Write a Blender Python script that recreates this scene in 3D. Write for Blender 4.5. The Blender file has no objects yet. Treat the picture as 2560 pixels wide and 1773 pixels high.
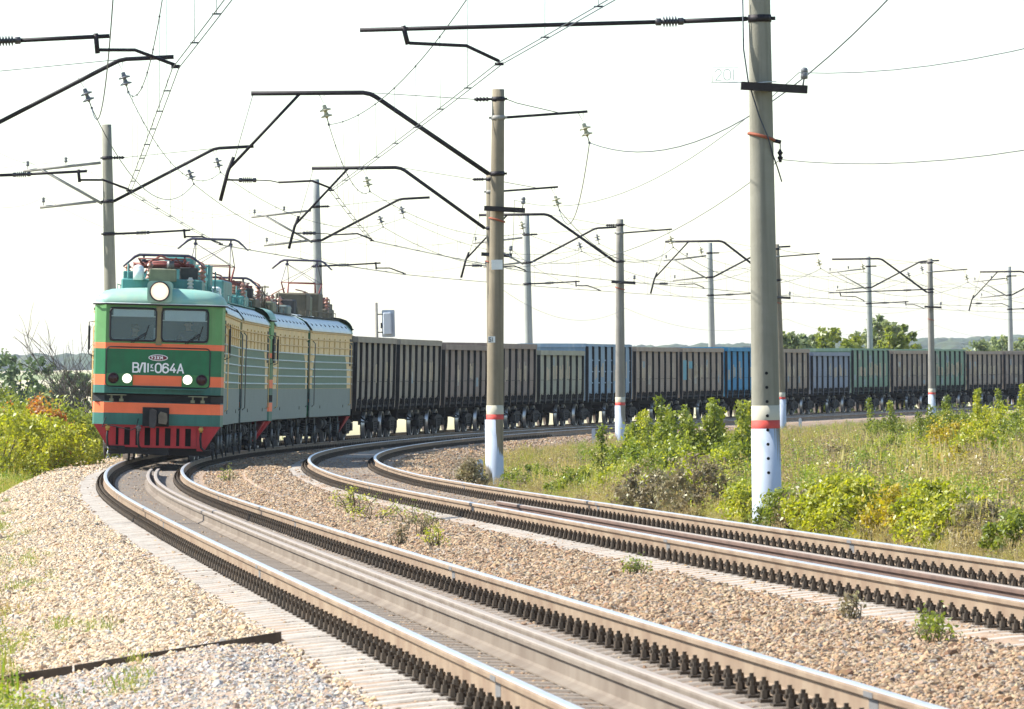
import bpy, bmesh, math, random
import numpy as np
from mathutils import Vector, Matrix

# ------------------------------------------------------------------ scene, camera, sky, sun
SC = bpy.context.scene
COL = SC.collection
rnd = random.Random(7)
nrs = np.random.RandomState(11)

EYE = 1.5142
cam_d = bpy.data.cameras.new('camera')
cam_d.sensor_fit = 'HORIZONTAL'
cam_d.sensor_width = 36.0
cam_d.lens = 36.0 * 16967.157 / 2560.0
cam_d.shift_y = (981.319 - 886.5) / 2560.0
cam_d.clip_start = 0.5
cam_d.clip_end = 30000.0
cam_d.dof.use_dof = True
cam_d.dof.focus_distance = 165.0
cam_d.dof.aperture_fstop = 22.0
cam = bpy.data.objects.new('camera', cam_d)
COL.objects.link(cam)
_r = 0.020766
_c, _s = math.cos(_r), math.sin(_r)
cam.matrix_world = Matrix(((_c, _s, 0, 0), (0, 0, -1, 0), (-_s, _c, 0, EYE), (0, 0, 0, 1)))
SC.camera = cam

SUN_EL = math.radians(43.0)
SUN_AZ = math.radians(-84.0)            # measured from +Y towards +X: far left, a touch behind the train
sun_dir = Vector((math.sin(SUN_AZ) * math.cos(SUN_EL), math.cos(SUN_AZ) * math.cos(SUN_EL), math.sin(SUN_EL)))
W = bpy.data.worlds.new('World')
SC.world = W
W.use_nodes = True
wn = W.node_tree
bg = wn.nodes['Background']
sky = wn.nodes.new('ShaderNodeTexSky')
sky.sky_type = 'NISHITA'
sky.sun_disc = False
sky.sun_elevation = SUN_EL
sky.sun_rotation = SUN_AZ
sky.altitude = 200.0
sky.air_density = 1.0
sky.dust_density = 0.6
sky.ozone_density = 1.0
wn.links.new(sky.outputs[0], bg.inputs[0])
bg.inputs[1].default_value = 0.125

sun_d = bpy.data.lights.new('sun', 'SUN')
sun_d.energy = 4.8
sun_d.angle = math.radians(0.53)
sun_d.color = (1.0, 0.95, 0.87)
sun = bpy.data.objects.new('sun', sun_d)
COL.objects.link(sun)
sun.rotation_euler = sun_dir.to_track_quat('Z', 'Y').to_euler()

SC.view_settings.view_transform = 'Standard'
SC.view_settings.look = 'None'
SC.view_settings.exposure = 1.05
SC.view_settings.gamma = 1.0
SC.view_settings.use_curve_mapping = False
SC.render.engine = 'CYCLES'
SC.cycles.max_bounces = 8
SC.cycles.diffuse_bounces = 3
SC.cycles.glossy_bounces = 3
SC.cycles.transmission_bounces = 4
SC.cycles.transparent_max_bounces = 8
SC.cycles.volume_bounces = 0
SC.cycles.caustics_reflective = False
SC.cycles.caustics_refractive = False
SC.cycles.use_denoising = True
SC.cycles.sample_clamp_indirect = 6.0

# ------------------------------------------------------------------ materials
MATS = {}

def mat(name, col, rough=0.7, metal=0.0, var=0.25, scale=3.0, col2=None, bump=0.0, bscale=None,
        streak=0.0, spec=0.4, coord='Object', detail=6.0, col3=None, s3=0.6, trans=0.0, coat=0.0):
    """principled paint/stone/metal: two or three tones mixed by noise, optional vertical streaks and fine relief"""
    if name in MATS:
        return MATS[name]
    m = bpy.data.materials.new(name)
    m.use_nodes = True
    nt = m.node_tree
    b = nt.nodes['Principled BSDF']
    b.inputs['Roughness'].default_value = rough
    b.inputs['Metallic'].default_value = metal
    b.inputs['Specular IOR Level'].default_value = spec
    b.inputs['Coat Weight'].default_value = coat
    tc = nt.nodes.new('ShaderNodeTexCoord')
    src = nt.nodes.new('ShaderNodeNewGeometry').outputs['Position'] if coord == 'World' else tc.outputs[coord]
    n = nt.nodes.new('ShaderNodeTexNoise')
    n.inputs['Scale'].default_value = scale
    n.inputs['Detail'].default_value = detail
    n.inputs['Roughness'].default_value = 0.62
    nt.links.new(src, n.inputs['Vector'])
    c2 = col2 if col2 else tuple(c * (1 - var) for c in col)
    mx = nt.nodes.new('ShaderNodeMix')
    mx.data_type = 'RGBA'
    mx.inputs['A'].default_value = (*col, 1)
    mx.inputs['B'].default_value = (*c2, 1)
    rp = nt.nodes.new('ShaderNodeMapRange')
    rp.inputs['From Min'].default_value = 0.38
    rp.inputs['From Max'].default_value = 0.66
    nt.links.new(n.outputs['Fac'], rp.inputs['Value'])
    nt.links.new(rp.outputs[0], mx.inputs['Factor'])
    out = mx.outputs['Result']
    if streak > 0 or col3:
        mp = nt.nodes.new('ShaderNodeMapping')
        if streak > 0:
            mp.inputs['Scale'].default_value = (9.0, 9.0, 0.35)
        nt.links.new(src, mp.inputs['Vector'])
        n2 = nt.nodes.new('ShaderNodeTexNoise')
        n2.inputs['Scale'].default_value = 1.0 if streak > 0 else scale * s3
        n2.inputs['Detail'].default_value = 5.0
        nt.links.new(mp.outputs[0], n2.inputs['Vector'])
        r2 = nt.nodes.new('ShaderNodeMapRange')
        r2.inputs['From Min'].default_value = 0.5
        r2.inputs['From Max'].default_value = 0.72
        r2.inputs['To Max'].default_value = streak if streak > 0 else 1.0
        nt.links.new(n2.outputs['Fac'], r2.inputs['Value'])
        m2 = nt.nodes.new('ShaderNodeMix')
        m2.data_type = 'RGBA'
        c3 = col3 if col3 else tuple(c * 0.45 for c in col)
        m2.inputs['B'].default_value = (*c3, 1)
        nt.links.new(out, m2.inputs['A'])
        nt.links.new(r2.outputs[0], m2.inputs['Factor'])
        out = m2.outputs['Result']
    nt.links.new(out, b.inputs['Base Color'])
    if bump > 0:
        nb = nt.nodes.new('ShaderNodeTexNoise')
        nb.inputs['Scale'].default_value = bscale or scale * 4
        nb.inputs['Detail'].default_value = 8.0
        nt.links.new(src, nb.inputs['Vector'])
        bp = nt.nodes.new('ShaderNodeBump')
        bp.inputs['Strength'].default_value = bump
        bp.inputs['Distance'].default_value = 0.02
        nt.links.new(nb.outputs['Fac'], bp.inputs['Height'])
        nt.links.new(bp.outputs[0], b.inputs['Normal'])
    MATS[name] = m
    return m


def leaf_mat(name, cols, trans=0.45, inst=False):
    """leaf tones picked per leaf from the face attribute 'tone'"""
    if name in MATS:
        return MATS[name]
    m = bpy.data.materials.new(name)
    m.use_nodes = True
    nt = m.node_tree
    for n in list(nt.nodes):
        nt.nodes.remove(n)
    o = nt.nodes.new('ShaderNodeOutputMaterial')
    at = nt.nodes.new('ShaderNodeAttribute')
    at.attribute_name = 'tone'
    cr = nt.nodes.new('ShaderNodeValToRGB')
    els = cr.color_ramp.elements
    while len(els) < len(cols):
        els.new(0.5)
    for i, (e, c) in enumerate(zip(els, cols)):
        e.position = i / (len(cols) - 1)
        e.color = (*c, 1)
    if inst:
        a2 = nt.nodes.new('ShaderNodeAttribute')
        a2.attribute_type = 'INSTANCER'
        a2.attribute_name = 'tone'
        mm = nt.nodes.new('ShaderNodeMath')
        mm.operation = 'MULTIPLY_ADD'
        mm.inputs[1].default_value = .22
        nt.links.new(at.outputs['Fac'], mm.inputs[0])
        nt.links.new(a2.outputs['Fac'], mm.inputs[2])
        nt.links.new(mm.outputs[0], cr.inputs[0])
    else:
        nt.links.new(at.outputs['Fac'], cr.inputs[0])
    d = nt.nodes.new('ShaderNodeBsdfDiffuse')
    t = nt.nodes.new('ShaderNodeBsdfTranslucent')
    nt.links.new(cr.outputs[0], d.inputs[0])
    hs = nt.nodes.new('ShaderNodeHueSaturation')
    hs.inputs['Saturation'].default_value = 1.15
    hs.inputs['Value'].default_value = 1.25
    nt.links.new(cr.outputs[0], hs.inputs['Color'])
    nt.links.new(hs.outputs[0], t.inputs[0])
    mx = nt.nodes.new('ShaderNodeMixShader')
    mx.inputs[0].default_value = trans
    nt.links.new(d.outputs[0], mx.inputs[1])
    nt.links.new(t.outputs[0], mx.inputs[2])
    g = nt.nodes.new('ShaderNodeBsdfGlossy')
    g.inputs['Roughness'].default_value = 0.45
    g.inputs[0].default_value = (0.8, 0.85, 0.8, 1)
    m2 = nt.nodes.new('ShaderNodeMixShader')
    m2.inputs[0].default_value = 0.04
    nt.links.new(mx.outputs[0], m2.inputs[1])
    nt.links.new(g.outputs[0], m2.inputs[2])
    nt.links.new(m2.outputs[0], o.inputs[0])
    MATS[name] = m
    return m

# ------------------------------------------------------------------ objects
def tag(o, label=None, cat=None, group=None, kind=None):
    if label: o['label'] = label
    if cat: o['category'] = cat
    if group: o['group'] = group
    if kind: o['kind'] = kind
    return o


def empty(name, loc=(0, 0, 0), rz=0.0, roll=0.0, parent=None):
    o = bpy.data.objects.new(name, None)
    o.empty_display_size = 0.3
    o.location = loc
    o.rotation_euler = (0, roll, rz)
    COL.objects.link(o)
    if parent: o.parent = parent
    return o


def link(name, me, parent=None, m=None, loc=None, rot=None):
    o = bpy.data.objects.new(name, me)
    COL.objects.link(o)
    if m and not me.materials:
        me.materials.append(m)
    if parent: o.parent = parent
    if loc is not None: o.location = loc
    if rot is not None: o.rotation_euler = rot
    return o


def copy_tree(o, parent=None):
    c = o.copy()
    COL.objects.link(c)
    c.parent = parent
    for ch in [x for x in o.children]:
        copy_tree(ch, c)
    return c


class MB:
    """collects simple solids into one mesh"""
    def __init__(self):
        self.v, self.f, self.mi, self.sm = [], [], [], []

    def add(self, vs, fs, mi=0, smooth=False):
        n = len(self.v)
        self.v += [tuple(p) for p in vs]
        self.f += [tuple(i + n for i in f) for f in fs]
        self.mi += [mi] * len(fs)
        self.sm += [smooth] * len(fs)
        return self

    def box(self, x0, x1, y0, y1, z0, z1, mi=0):
        vs = [(x, y, z) for z in (z0, z1) for y in (y0, y1) for x in (x0, x1)]
        fs = [(0, 2, 3, 1), (4, 5, 7, 6), (0, 1, 5, 4), (2, 6, 7, 3), (0, 4, 6, 2), (1, 3, 7, 5)]
        return self.add(vs, fs, mi)

    def cbox(self, cx, cy, cz, sx, sy, sz, mi=0):
        return self.box(cx - sx / 2, cx + sx / 2, cy - sy / 2, cy + sy / 2, cz - sz / 2, cz + sz / 2, mi)

    def bbox(self, x0, x1, y0, y1, z0, z1, b=0.03, mi=0):
        """box with its long vertical and top edges bevelled"""
        pr = [(x0 + b, y0), (x1 - b, y0), (x1, y0 + b), (x1, y1 - b), (x1 - b, y1), (x0 + b, y1), (x0, y1 - b), (x0, y0 + b)]
        cx, cy = (x0 + x1) / 2, (y0 + y1) / 2
        kx, ky = 1 - 2 * b / max(x1 - x0, 1e-6), 1 - 2 * b / max(y1 - y0, 1e-6)
        top = [(cx + (x - cx) * kx, cy + (y - cy) * ky) for x, y in pr]
        vs = [(x, y, z0) for x, y in pr] + [(x, y, z1 - b) for x, y in pr] + [(x, y, z1) for x, y in top]
        fs = [tuple(range(7, -1, -1))]
        for l in (0, 8):
            fs += [(l + i, l + (i + 1) % 8, l + 8 + (i + 1) % 8, l + 8 + i) for i in range(8)]
        fs.append(tuple(range(16, 24)))
        return self.add(vs, fs, mi)

    def tube(self, p, q, r0, r1=None, n=8, mi=0, cap=True, smooth=True):
        r1 = r0 if r1 is None else r1
        p, q = Vector(p), Vector(q)
        d = (q - p)
        if d.length < 1e-6: return self
        d.normalize()
        a = d.orthogonal().normalized()
        b = d.cross(a)
        vs = []
        for c, r in ((p, r0), (q, r1)):
            for i in range(n):
                t = 2 * math.pi * i / n
                vs.append(c + a * (r * math.cos(t)) + b * (r * math.sin(t)))
        fs = [(i, (i + 1) % n, n + (i + 1) % n, n + i) for i in range(n)]
        self.add(vs, fs, mi, smooth)
        if cap:
            self.add([], [], mi)
            k = len(self.v) - 2 * n
            self.f += [tuple(k + i for i in range(n - 1, -1, -1)), tuple(k + n + i for i in range(n))]
            self.mi += [mi, mi]
            self.sm += [False, False]
        return self

    def path(self, pts, r, n=6, mi=0, smooth=True):
        """a bent pipe through the points with joined rings"""
        pts = [Vector(p) for p in pts]
        rs = r if isinstance(r, (list, tuple)) else [r] * len(pts)
        rings = []
        a = None
        for i, p in enumerate(pts):
            d = (pts[min(i + 1, len(pts) - 1)] - pts[max(i - 1, 0)])
            d.normalize()
            if a is None:
                a = d.orthogonal().normalized()
            a = (a - d * a.dot(d))
            if a.length < 1e-4: a = d.orthogonal()
            a.normalize()
            b = d.cross(a)
            rings.append([p + a * (rs[i] * math.cos(2 * math.pi * k / n)) + b * (rs[i] * math.sin(2 * math.pi * k / n)) for k in range(n)])
        vs = [v for ring in rings for v in ring]
        fs = []
        for i in range(len(pts) - 1):
            fs += [(i * n + k, i * n + (k + 1) % n, (i + 1) * n + (k + 1) % n, (i + 1) * n + k) for k in range(n)]
        L = (len(pts) - 1) * n
        self.add(vs, fs, mi, smooth)
        k0 = len(self.v) - len(vs)
        self.f += [tuple(k0 + i for i in range(n - 1, -1, -1)), tuple(k0 + L + i for i in range(n))]
        self.mi += [mi, mi]
        self.sm += [False, False]
        return self

    def lathe(self, prof, c=(0, 0, 0), axis='Z', n=16, mi=0, smooth=True):
        """profile of (radius, height) turned about an axis through c"""
        vs = []
        for r, h in prof:
            for i in range(n):
                t = 2 * math.pi * i / n
                x, y = r * math.cos(t), r * math.sin(t)
                if axis == 'Z': v = (x, y, h)
                elif axis == 'Y': v = (x, h, y)
                else: v = (h, x, y)
                vs.append((v[0] + c[0], v[1] + c[1], v[2] + c[2]))
        fs = []
        for k in range(len(prof) - 1):
            for i in range(n):
                q = (k * n + i, k * n + (i + 1) % n, (k + 1) * n + (i + 1) % n, (k + 1) * n + i)
                fs.append(q if axis != 'Y' else q[::-1])
        self.add(vs, fs, mi, smooth)
        return self

    def lathe_dir(self, prof, p, d, n=10, mi=0, smooth=True):
        """profile of (radius, height) turned about the direction d starting at p"""
        d = Vector(d).normalized()
        a = d.orthogonal().normalized()
        b = d.cross(a)
        p = Vector(p)
        vs = []
        for r, h in prof:
            for i in range(n):
                t = 2 * math.pi * i / n
                vs.append(p + d * h + a * (r * math.cos(t)) + b * (r * math.sin(t)))
        fs = [(k * n + i, k * n + (i + 1) % n, (k + 1) * n + (i + 1) % n, (k + 1) * n + i)
              for k in range(len(prof) - 1) for i in range(n)]
        return self.add(vs, fs, mi, smooth)

    def prism(self, poly, axis, a0, a1, mi=0):
        """polygon extruded along an axis; poly is (u,v): x-axis -> (y,z), y-axis -> (x,z), z-axis -> (x,y)"""
        def P(u, v, w):
            return (w, u, v) if axis == 'X' else (u, w, v) if axis == 'Y' else (u, v, w)
        n = len(poly)
        vs = [P(u, v, a0) for u, v in poly] + [P(u, v, a1) for u, v in poly]
        fs = [tuple(range(n - 1, -1, -1)), tuple(range(n, 2 * n))]
        fs += [(i, (i + 1) % n, n + (i + 1) % n, n + i) for i in range(n)]
        return self.add(vs, fs, mi)

    def mesh(self, name, mats=None, fix=True):
        me = bpy.data.meshes.new(name)
        me.from_pydata(self.v, [], self.f)
        me.polygons.foreach_set('material_index', self.mi)
        me.polygons.foreach_set('use_smooth', self.sm)
        for m in (mats or []):
            me.materials.append(m)
        if fix:
            bm = bmesh.new()
            bm.from_mesh(me)
            bmesh.ops.recalc_face_normals(bm, faces=bm.faces)
            bm.to_mesh(me)
            bm.free()
        me.update()
        return me

    def build(self, name, mats, parent=None, loc=None, rot=None):
        if not isinstance(mats, (list, tuple)): mats = [mats]
        return link(name, self.mesh(name, mats), parent, None, loc, rot)

# ------------------------------------------------------------------ the alignment of the line
KN = [-140, -100, -60, -30, -10, 10, 30, 50, 70, 90, 110, 130, 160, 200, 260, 360]
KV = [-6e-05, 3.1e-05, .000213, .000541, .001022, .001423, .001607, .001615, .00154, .001465, .00135, .001098, .00072, .000474, .000495, .000531]
ZN = [-140, -60, -20, 20, 60, 120, 200, 360]
ZV = [.0271, .013, -.032, -.0069, -.0032, .0012, .0052, -.0041]
AS = np.arange(-400, 900.01, 0.5)
_k = np.interp(AS, KN, KV)
_k[AS < -140] = 0
_i0 = int(np.argmin(abs(AS)))
ATH = np.cumsum(_k) * 0.5
ATH = ATH - ATH[_i0] - 0.0447146
AX = np.cumsum(np.sin(ATH) * 0.5)
AY = np.cumsum(np.cos(ATH) * 0.5)
AX = AX - AX[_i0] - 8.112
AY = AY - AY[_i0] + 149.888
D2 = 4.472                     # distance between the two track centre lines
G = 1.592                      # between rail head centres


def th_at(s): return float(np.interp(s, AS, ATH))
def cant_at(s): return np.clip(48.155 * np.interp(s, KN, KV), -0.01, 0.16)
def z_at(s): return np.interp(s, ZN, ZV)


def W2(s, o):
    """plan position at chainage s, offset o (to the right, inside of the curve)"""
    t = np.interp(s, AS, ATH)
    return np.interp(s, AS, AX) + np.cos(t) * o, np.interp(s, AS, AY) - np.sin(t) * o


def W3(s, o, z):
    x, y = W2(s, o)
    return Vector((float(x), float(y), float(z)))


def rail_z(s, which):
    e = cant_at(s)
    b = z_at(s)
    return {'r1': b + e, 'r2': b, 'r3': b + e * 0.678 - 0.007, 'r4': b - 0.007}[which]


def bed_z(s, o):
    """level of the rail tops across the bed, so sleepers and ballast follow the tilt of the tracks"""
    e = cant_at(s)
    b = z_at(s)
    return np.interp(o, [-30, -2.2, -.8, .8, D2 - .8, D2 + .8, D2 + 2, 60],
                     [0, 0, 0, 0, 0, 0, 0, 0]) + np.where(o < 2.2, b + e * np.clip((.8 - o) / 1.6, 0, 1.3),
                     b + .678 * e * np.clip((D2 + .8 - o) / 1.6, 0, 1.25))
# ------------------------------------------------------------------ ground and far country
def o_of(X, Y):
    xc = np.interp(Y, AY, AX)
    t = np.interp(Y, AY, ATH)
    s = np.interp(Y, AY, AS)
    o = (X - xc) * np.cos(t)
    return o, s + (X - xc) * np.sin(t)


def lump(X, Y, L, seed):
    r = np.random.RandomState(seed)
    z = 0 * X
    for k in range(5):
        a = r.uniform(0, 2 * math.pi)
        f = (1.7 ** k) / L
        z = z + np.sin((X * math.cos(a) + Y * math.sin(a)) * f * 6.28 + r.uniform(0, 6.28)) / (1.6 ** k)
    return z / 2.2


def ground_z(X, Y):
    o, s = o_of(X, Y)
    r = np.hypot(X, Y)
    far = np.interp(r, [0, 250, 700, 1300, 2200, 3200, 4200, 5600, 7500, 12000], [-3, -3, -3.0, .5, 8, 14.5, 19, 28, 30, 26])
    far = far + lump(X, Y, 1700, 3) * np.interp(r, [400, 2000, 5600], [0, 1.2, 4.0])
    near = np.interp(o, [-60, -16, -9, -5.2, -3.4, -2.6, 7.0, 7.8, 10, 16, 30, 60, 90],
                     [-3, -3.0, -2.4, -1.15, -.62, -.60, -.60, -.58, -.74, -.82, -.78, -1.5, -3])
    near = near + .20 * np.clip((-s - 15) / 25, 0, 1) * np.interp(o, [7.0, 7.6, 12, 30], [0, 1, 1, 0])
    near = near + lump(X, Y, 23, 5) * 0.13 * (np.clip((o - 8) / 3, 0, 1) + np.clip((-o - 5) / 3, 0, 1))
    w = np.clip((np.abs(o - 10) - 45) / 60, 0, 1)
    w = np.maximum(w, np.clip((Y - 520) / 250, 0, 1))
    w = w * w * (3 - 2 * w)
    return near * (1 - w) + far * w


gx = np.unique(np.concatenate([np.arange(-50, 121, 1.0), -50 - np.cumsum(1.2 * 1.09 ** np.arange(75)), 120 + np.cumsum(1.2 * 1.09 ** np.arange(75))]))
gx = gx[(gx > -9000) & (gx < 9000)]
gy = np.unique(np.concatenate([np.arange(-30, 420, 3.0), 420 + np.cumsum(3.2 * 1.055 ** np.arange(95)), -30 - np.cumsum(5 * 1.12 ** np.arange(45))]))
gy = gy[(gy > -6000) & (gy < 11000)]
GX, GY = np.meshgrid(gx, gy)
GZ = ground_z(GX, GY)


def grid_mesh(name, X, Y, Z, m, smooth=True):
    ny, nx = X.shape
    me = bpy.data.meshes.new(name)
    v = np.stack([X, Y, Z], -1).reshape(-1, 3)
    i = np.arange(ny * nx).reshape(ny, nx)
    f = np.stack([i[:-1, :-1], i[:-1, 1:], i[1:, 1:], i[1:, :-1]], -1).reshape(-1, 4)
    me.vertices.add(len(v))
    me.vertices.foreach_set('co', v.ravel())
    me.loops.add(f.size)
    me.polygons.add(len(f))
    me.loops.foreach_set('vertex_index', f.ravel().astype(np.int32))
    me.polygons.foreach_set('loop_start', np.arange(0, f.size, 4, dtype=np.int32))
    me.polygons.foreach_set('use_smooth', np.full(len(f), smooth))
    me.update(calc_edges=True)
    me.validate()
    if m: me.materials.append(m)
    return me


def ground_material():
    m = bpy.data.materials.new('country_ground')
    m.use_nodes = True
    nt = m.node_tree
    N = nt.nodes.new
    b = nt.nodes['Principled BSDF']
    b.inputs['Roughness'].default_value = 0.95
    b.inputs['Specular IOR Level'].default_value = 0.1
    pos = N('ShaderNodeNewGeometry').outputs['Position']

    def noise(sc, det=5.0):
        n = N('ShaderNodeTexNoise')
        n.inputs['Scale'].default_value = sc
        n.inputs['Detail'].default_value = det
        nt.links.new(pos, n.inputs['Vector'])
        return n.outputs['Fac']

    def ramp(v, stops):
        r = N('ShaderNodeValToRGB')
        e = r.color_ramp.elements
        while len(e) < len(stops): e.new(0.5)
        for el, (p, c) in zip(e, stops):
            el.position = p
            el.color = (*c, 1)
        nt.links.new(v, r.inputs[0])
        return r.outputs[0]

    def mix(f, a, c):
        x = N('ShaderNodeMix')
        x.data_type = 'RGBA'
        nt.links.new(f, x.inputs['Factor'])
        nt.links.new(a, x.inputs['A'])
        nt.links.new(c, x.inputs['B'])
        return x.outputs['Result']
    near = ramp(noise(0.9), [(.3, (.20, .17, .08)), (.5, (.15, .15, .055)), (.7, (.24, .19, .10))])
    # far country: stubble fields with darker strips of pasture
    vo = N('ShaderNodeTexVoronoi')
    vo.inputs['Scale'].default_value = 0.0021
    nt.links.new(pos, vo.inputs['Vector'])
    sep = N('ShaderNodeSeparateColor')
    nt.links.new(vo.outputs['Color'], sep.inputs[0])
    far = ramp(sep.outputs[0], [(.2, (.52, .45, .30)), (.5, (.45, .42, .24)), (.72, (.20, .24, .09)), (.9, (.55, .48, .33))])
    ln = N('ShaderNodeVectorMath')
    ln.operation = 'LENGTH'
    nt.links.new(pos, ln.inputs[0])
    mr = N('ShaderNodeMapRange')
    mr.inputs['From Min'].default_value = 450
    mr.inputs['From Max'].default_value = 900
    nt.links.new(ln.outputs['Value'], mr.inputs['Value'])
    c = mix(mr.outputs[0], near, far)
    nt.links.new(c, b.inputs['Base Color'])
    return m


ground = link('ground', grid_mesh('ground', GX, GY, GZ, ground_material()))
tag(ground, 'open country of dry grass and pale stubble fields rising to low hills', None, None, 'structure')

# ------------------------------------------------------------------ ballast bed
def bed_profile(s, o):
    """top of the crushed stone, relative to the rail tops"""
    left = np.interp(s, [-120, -95, -80, -40, -12, 13, 41], [-.56, -.56, -.48, -.44, -.42, -.38, -.30])
    edge = np.interp(s, [-120, -80, -40, -12, 13, 41, 80], [-3.7, -3.45, -3.1, -2.95, -2.85, -3.4, -3.6])
    h = np.where(o < -1.4,
                 np.interp((o + 1.4) / (edge + 1.4), [0, .22, 1, 1.12, 1.5], [0, -.0, 1, 1.7, 4.6]) * (left + .240) - .240,
                 np.interp(o, [-1.4, -1.35, -1.06, -.62, -.5, 0, .5, .62, 1.06, 1.35, 1.4, 1.8, 2.5, 3.0, D2 - 1.4, D2 - 1.35, D2 - 1.06, D2 - .62, D2 - .5, D2, D2 + .5, D2 + .62, D2 + 1.06, D2 + 1.35, D2 + 1.9, D2 + 2.6, D2 + 3.6],
                           [-.240, -.236, -.210, -.207, -.219, -.243, -.219, -.207, -.210, -.236, -.238, -.225, -.20, -.21, -.238, -.237, -.211, -.208, -.220, -.244, -.220, -.208, -.211, -.238, -.25, -.47, -.80]))
    return h


bs = np.concatenate([np.arange(-150, 60, 0.5), np.arange(60, 360, 1.5)])
bo = np.concatenate([np.arange(-5.0, -3.3, .2), np.arange(-3.3, 7.2, .1), np.arange(7.2, 8.1, .2)])
BS, BO = np.meshgrid(bs, bo, indexing='ij')
bx, by = W2(BS, BO)
bz = bed_profile(BS, BO) + bed_z(BS, BO) + lump(bx, by, 1.7, 9) * .007 + lump(bx, by, .43, 10) * .004
BALLAST_M = mat('crushed_stone_bed', (.42, .30, .20), .95, var=.3, scale=9.0, col2=(.29, .20, .135), col3=(.30, .28, .26), s3=2.3,
                bump=.9, bscale=22.0, coord='World', spec=.15)
bed_me = grid_mesh('ballast_bed', bx, by, bz, BALLAST_M)
_da = bed_me.attributes.new('dirt', 'FLOAT', 'POINT')           # brake dust and oil between the rails
_da.data.foreach_set('value', (.75 * np.clip(1.15 - np.minimum(np.abs(BO), np.abs(BO - D2)), 0, .3) / .3).astype(np.float32).ravel())
ballast = link('ballast_bed', bed_me)
tag(ballast, 'bed of tan crushed stone under the two tracks', None, None, 'structure')

# individual stones on the bed
def stone_meshes(n, seed, m):
    out = []
    for k in range(n):
        r = np.random.RandomState(seed + k)
        bm = bmesh.new()
        bmesh.ops.create_icosphere(bm, subdivisions=2, radius=0.5)
        sc = r.uniform(.65, 1.0, 3)
        sc[2] *= .72
        # slice with random planes so the stone gets flat broken faces
        for _ in range(8):
            nrm = Vector(r.normal(size=3)).normalized()
            d = r.uniform(.14, .33)
            for v in bm.verts:
                t = v.co.dot(nrm) - d
                if t > 0: v.co -= nrm * t
        for v in bm.verts:
            v.co = Vector((v.co.x * sc[0], v.co.y * sc[1], v.co.z * sc[2]))
        me = bpy.data.meshes.new('stone_shape')
        bm.to_mesh(me)
        bm.free()
        me.materials.append(m)
        out.append(me)
    return out


def stone_material(name, cols):
    m = bpy.data.materials.new(name)
    m.use_nodes = True
    nt = m.node_tree
    b = nt.nodes['Principled BSDF']
    b.inputs['Roughness'].default_value = .9
    b.inputs['Specular IOR Level'].default_value = .2
    at = nt.nodes.new('ShaderNodeAttribute')
    at.attribute_type = 'INSTANCER'
    at.attribute_name = 'tone'
    cr = nt.nodes.new('ShaderNodeValToRGB')
    e = cr.color_ramp.elements
    while len(e) < len(cols): e.new(.5)
    for i, (el, c) in enumerate(zip(e, cols)):
        el.position = i / (len(cols) - 1)
        el.color = (*c, 1)
    nt.links.new(at.outputs['Fac'], cr.inputs[0])
    nz = nt.nodes.new('ShaderNodeTexNoise')
    nz.inputs['Scale'].default_value = 4.0
    tcn = nt.nodes.new('ShaderNodeTexCoord')
    nt.links.new(tcn.outputs['Object'], nz.inputs['Vector'])
    mx = nt.nodes.new('ShaderNodeMix')
    mx.data_type = 'RGBA'
    mx.blend_type = 'MULTIPLY'
    mx.inputs['Factor'].default_value = .35
    nt.links.new(cr.outputs[0], mx.inputs['A'])
    nt.links.new(nz.outputs['Color'], mx.inputs['B'])
    nt.links.new(mx.outputs['Result'], b.inputs['Base Color'])
    return m


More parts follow.
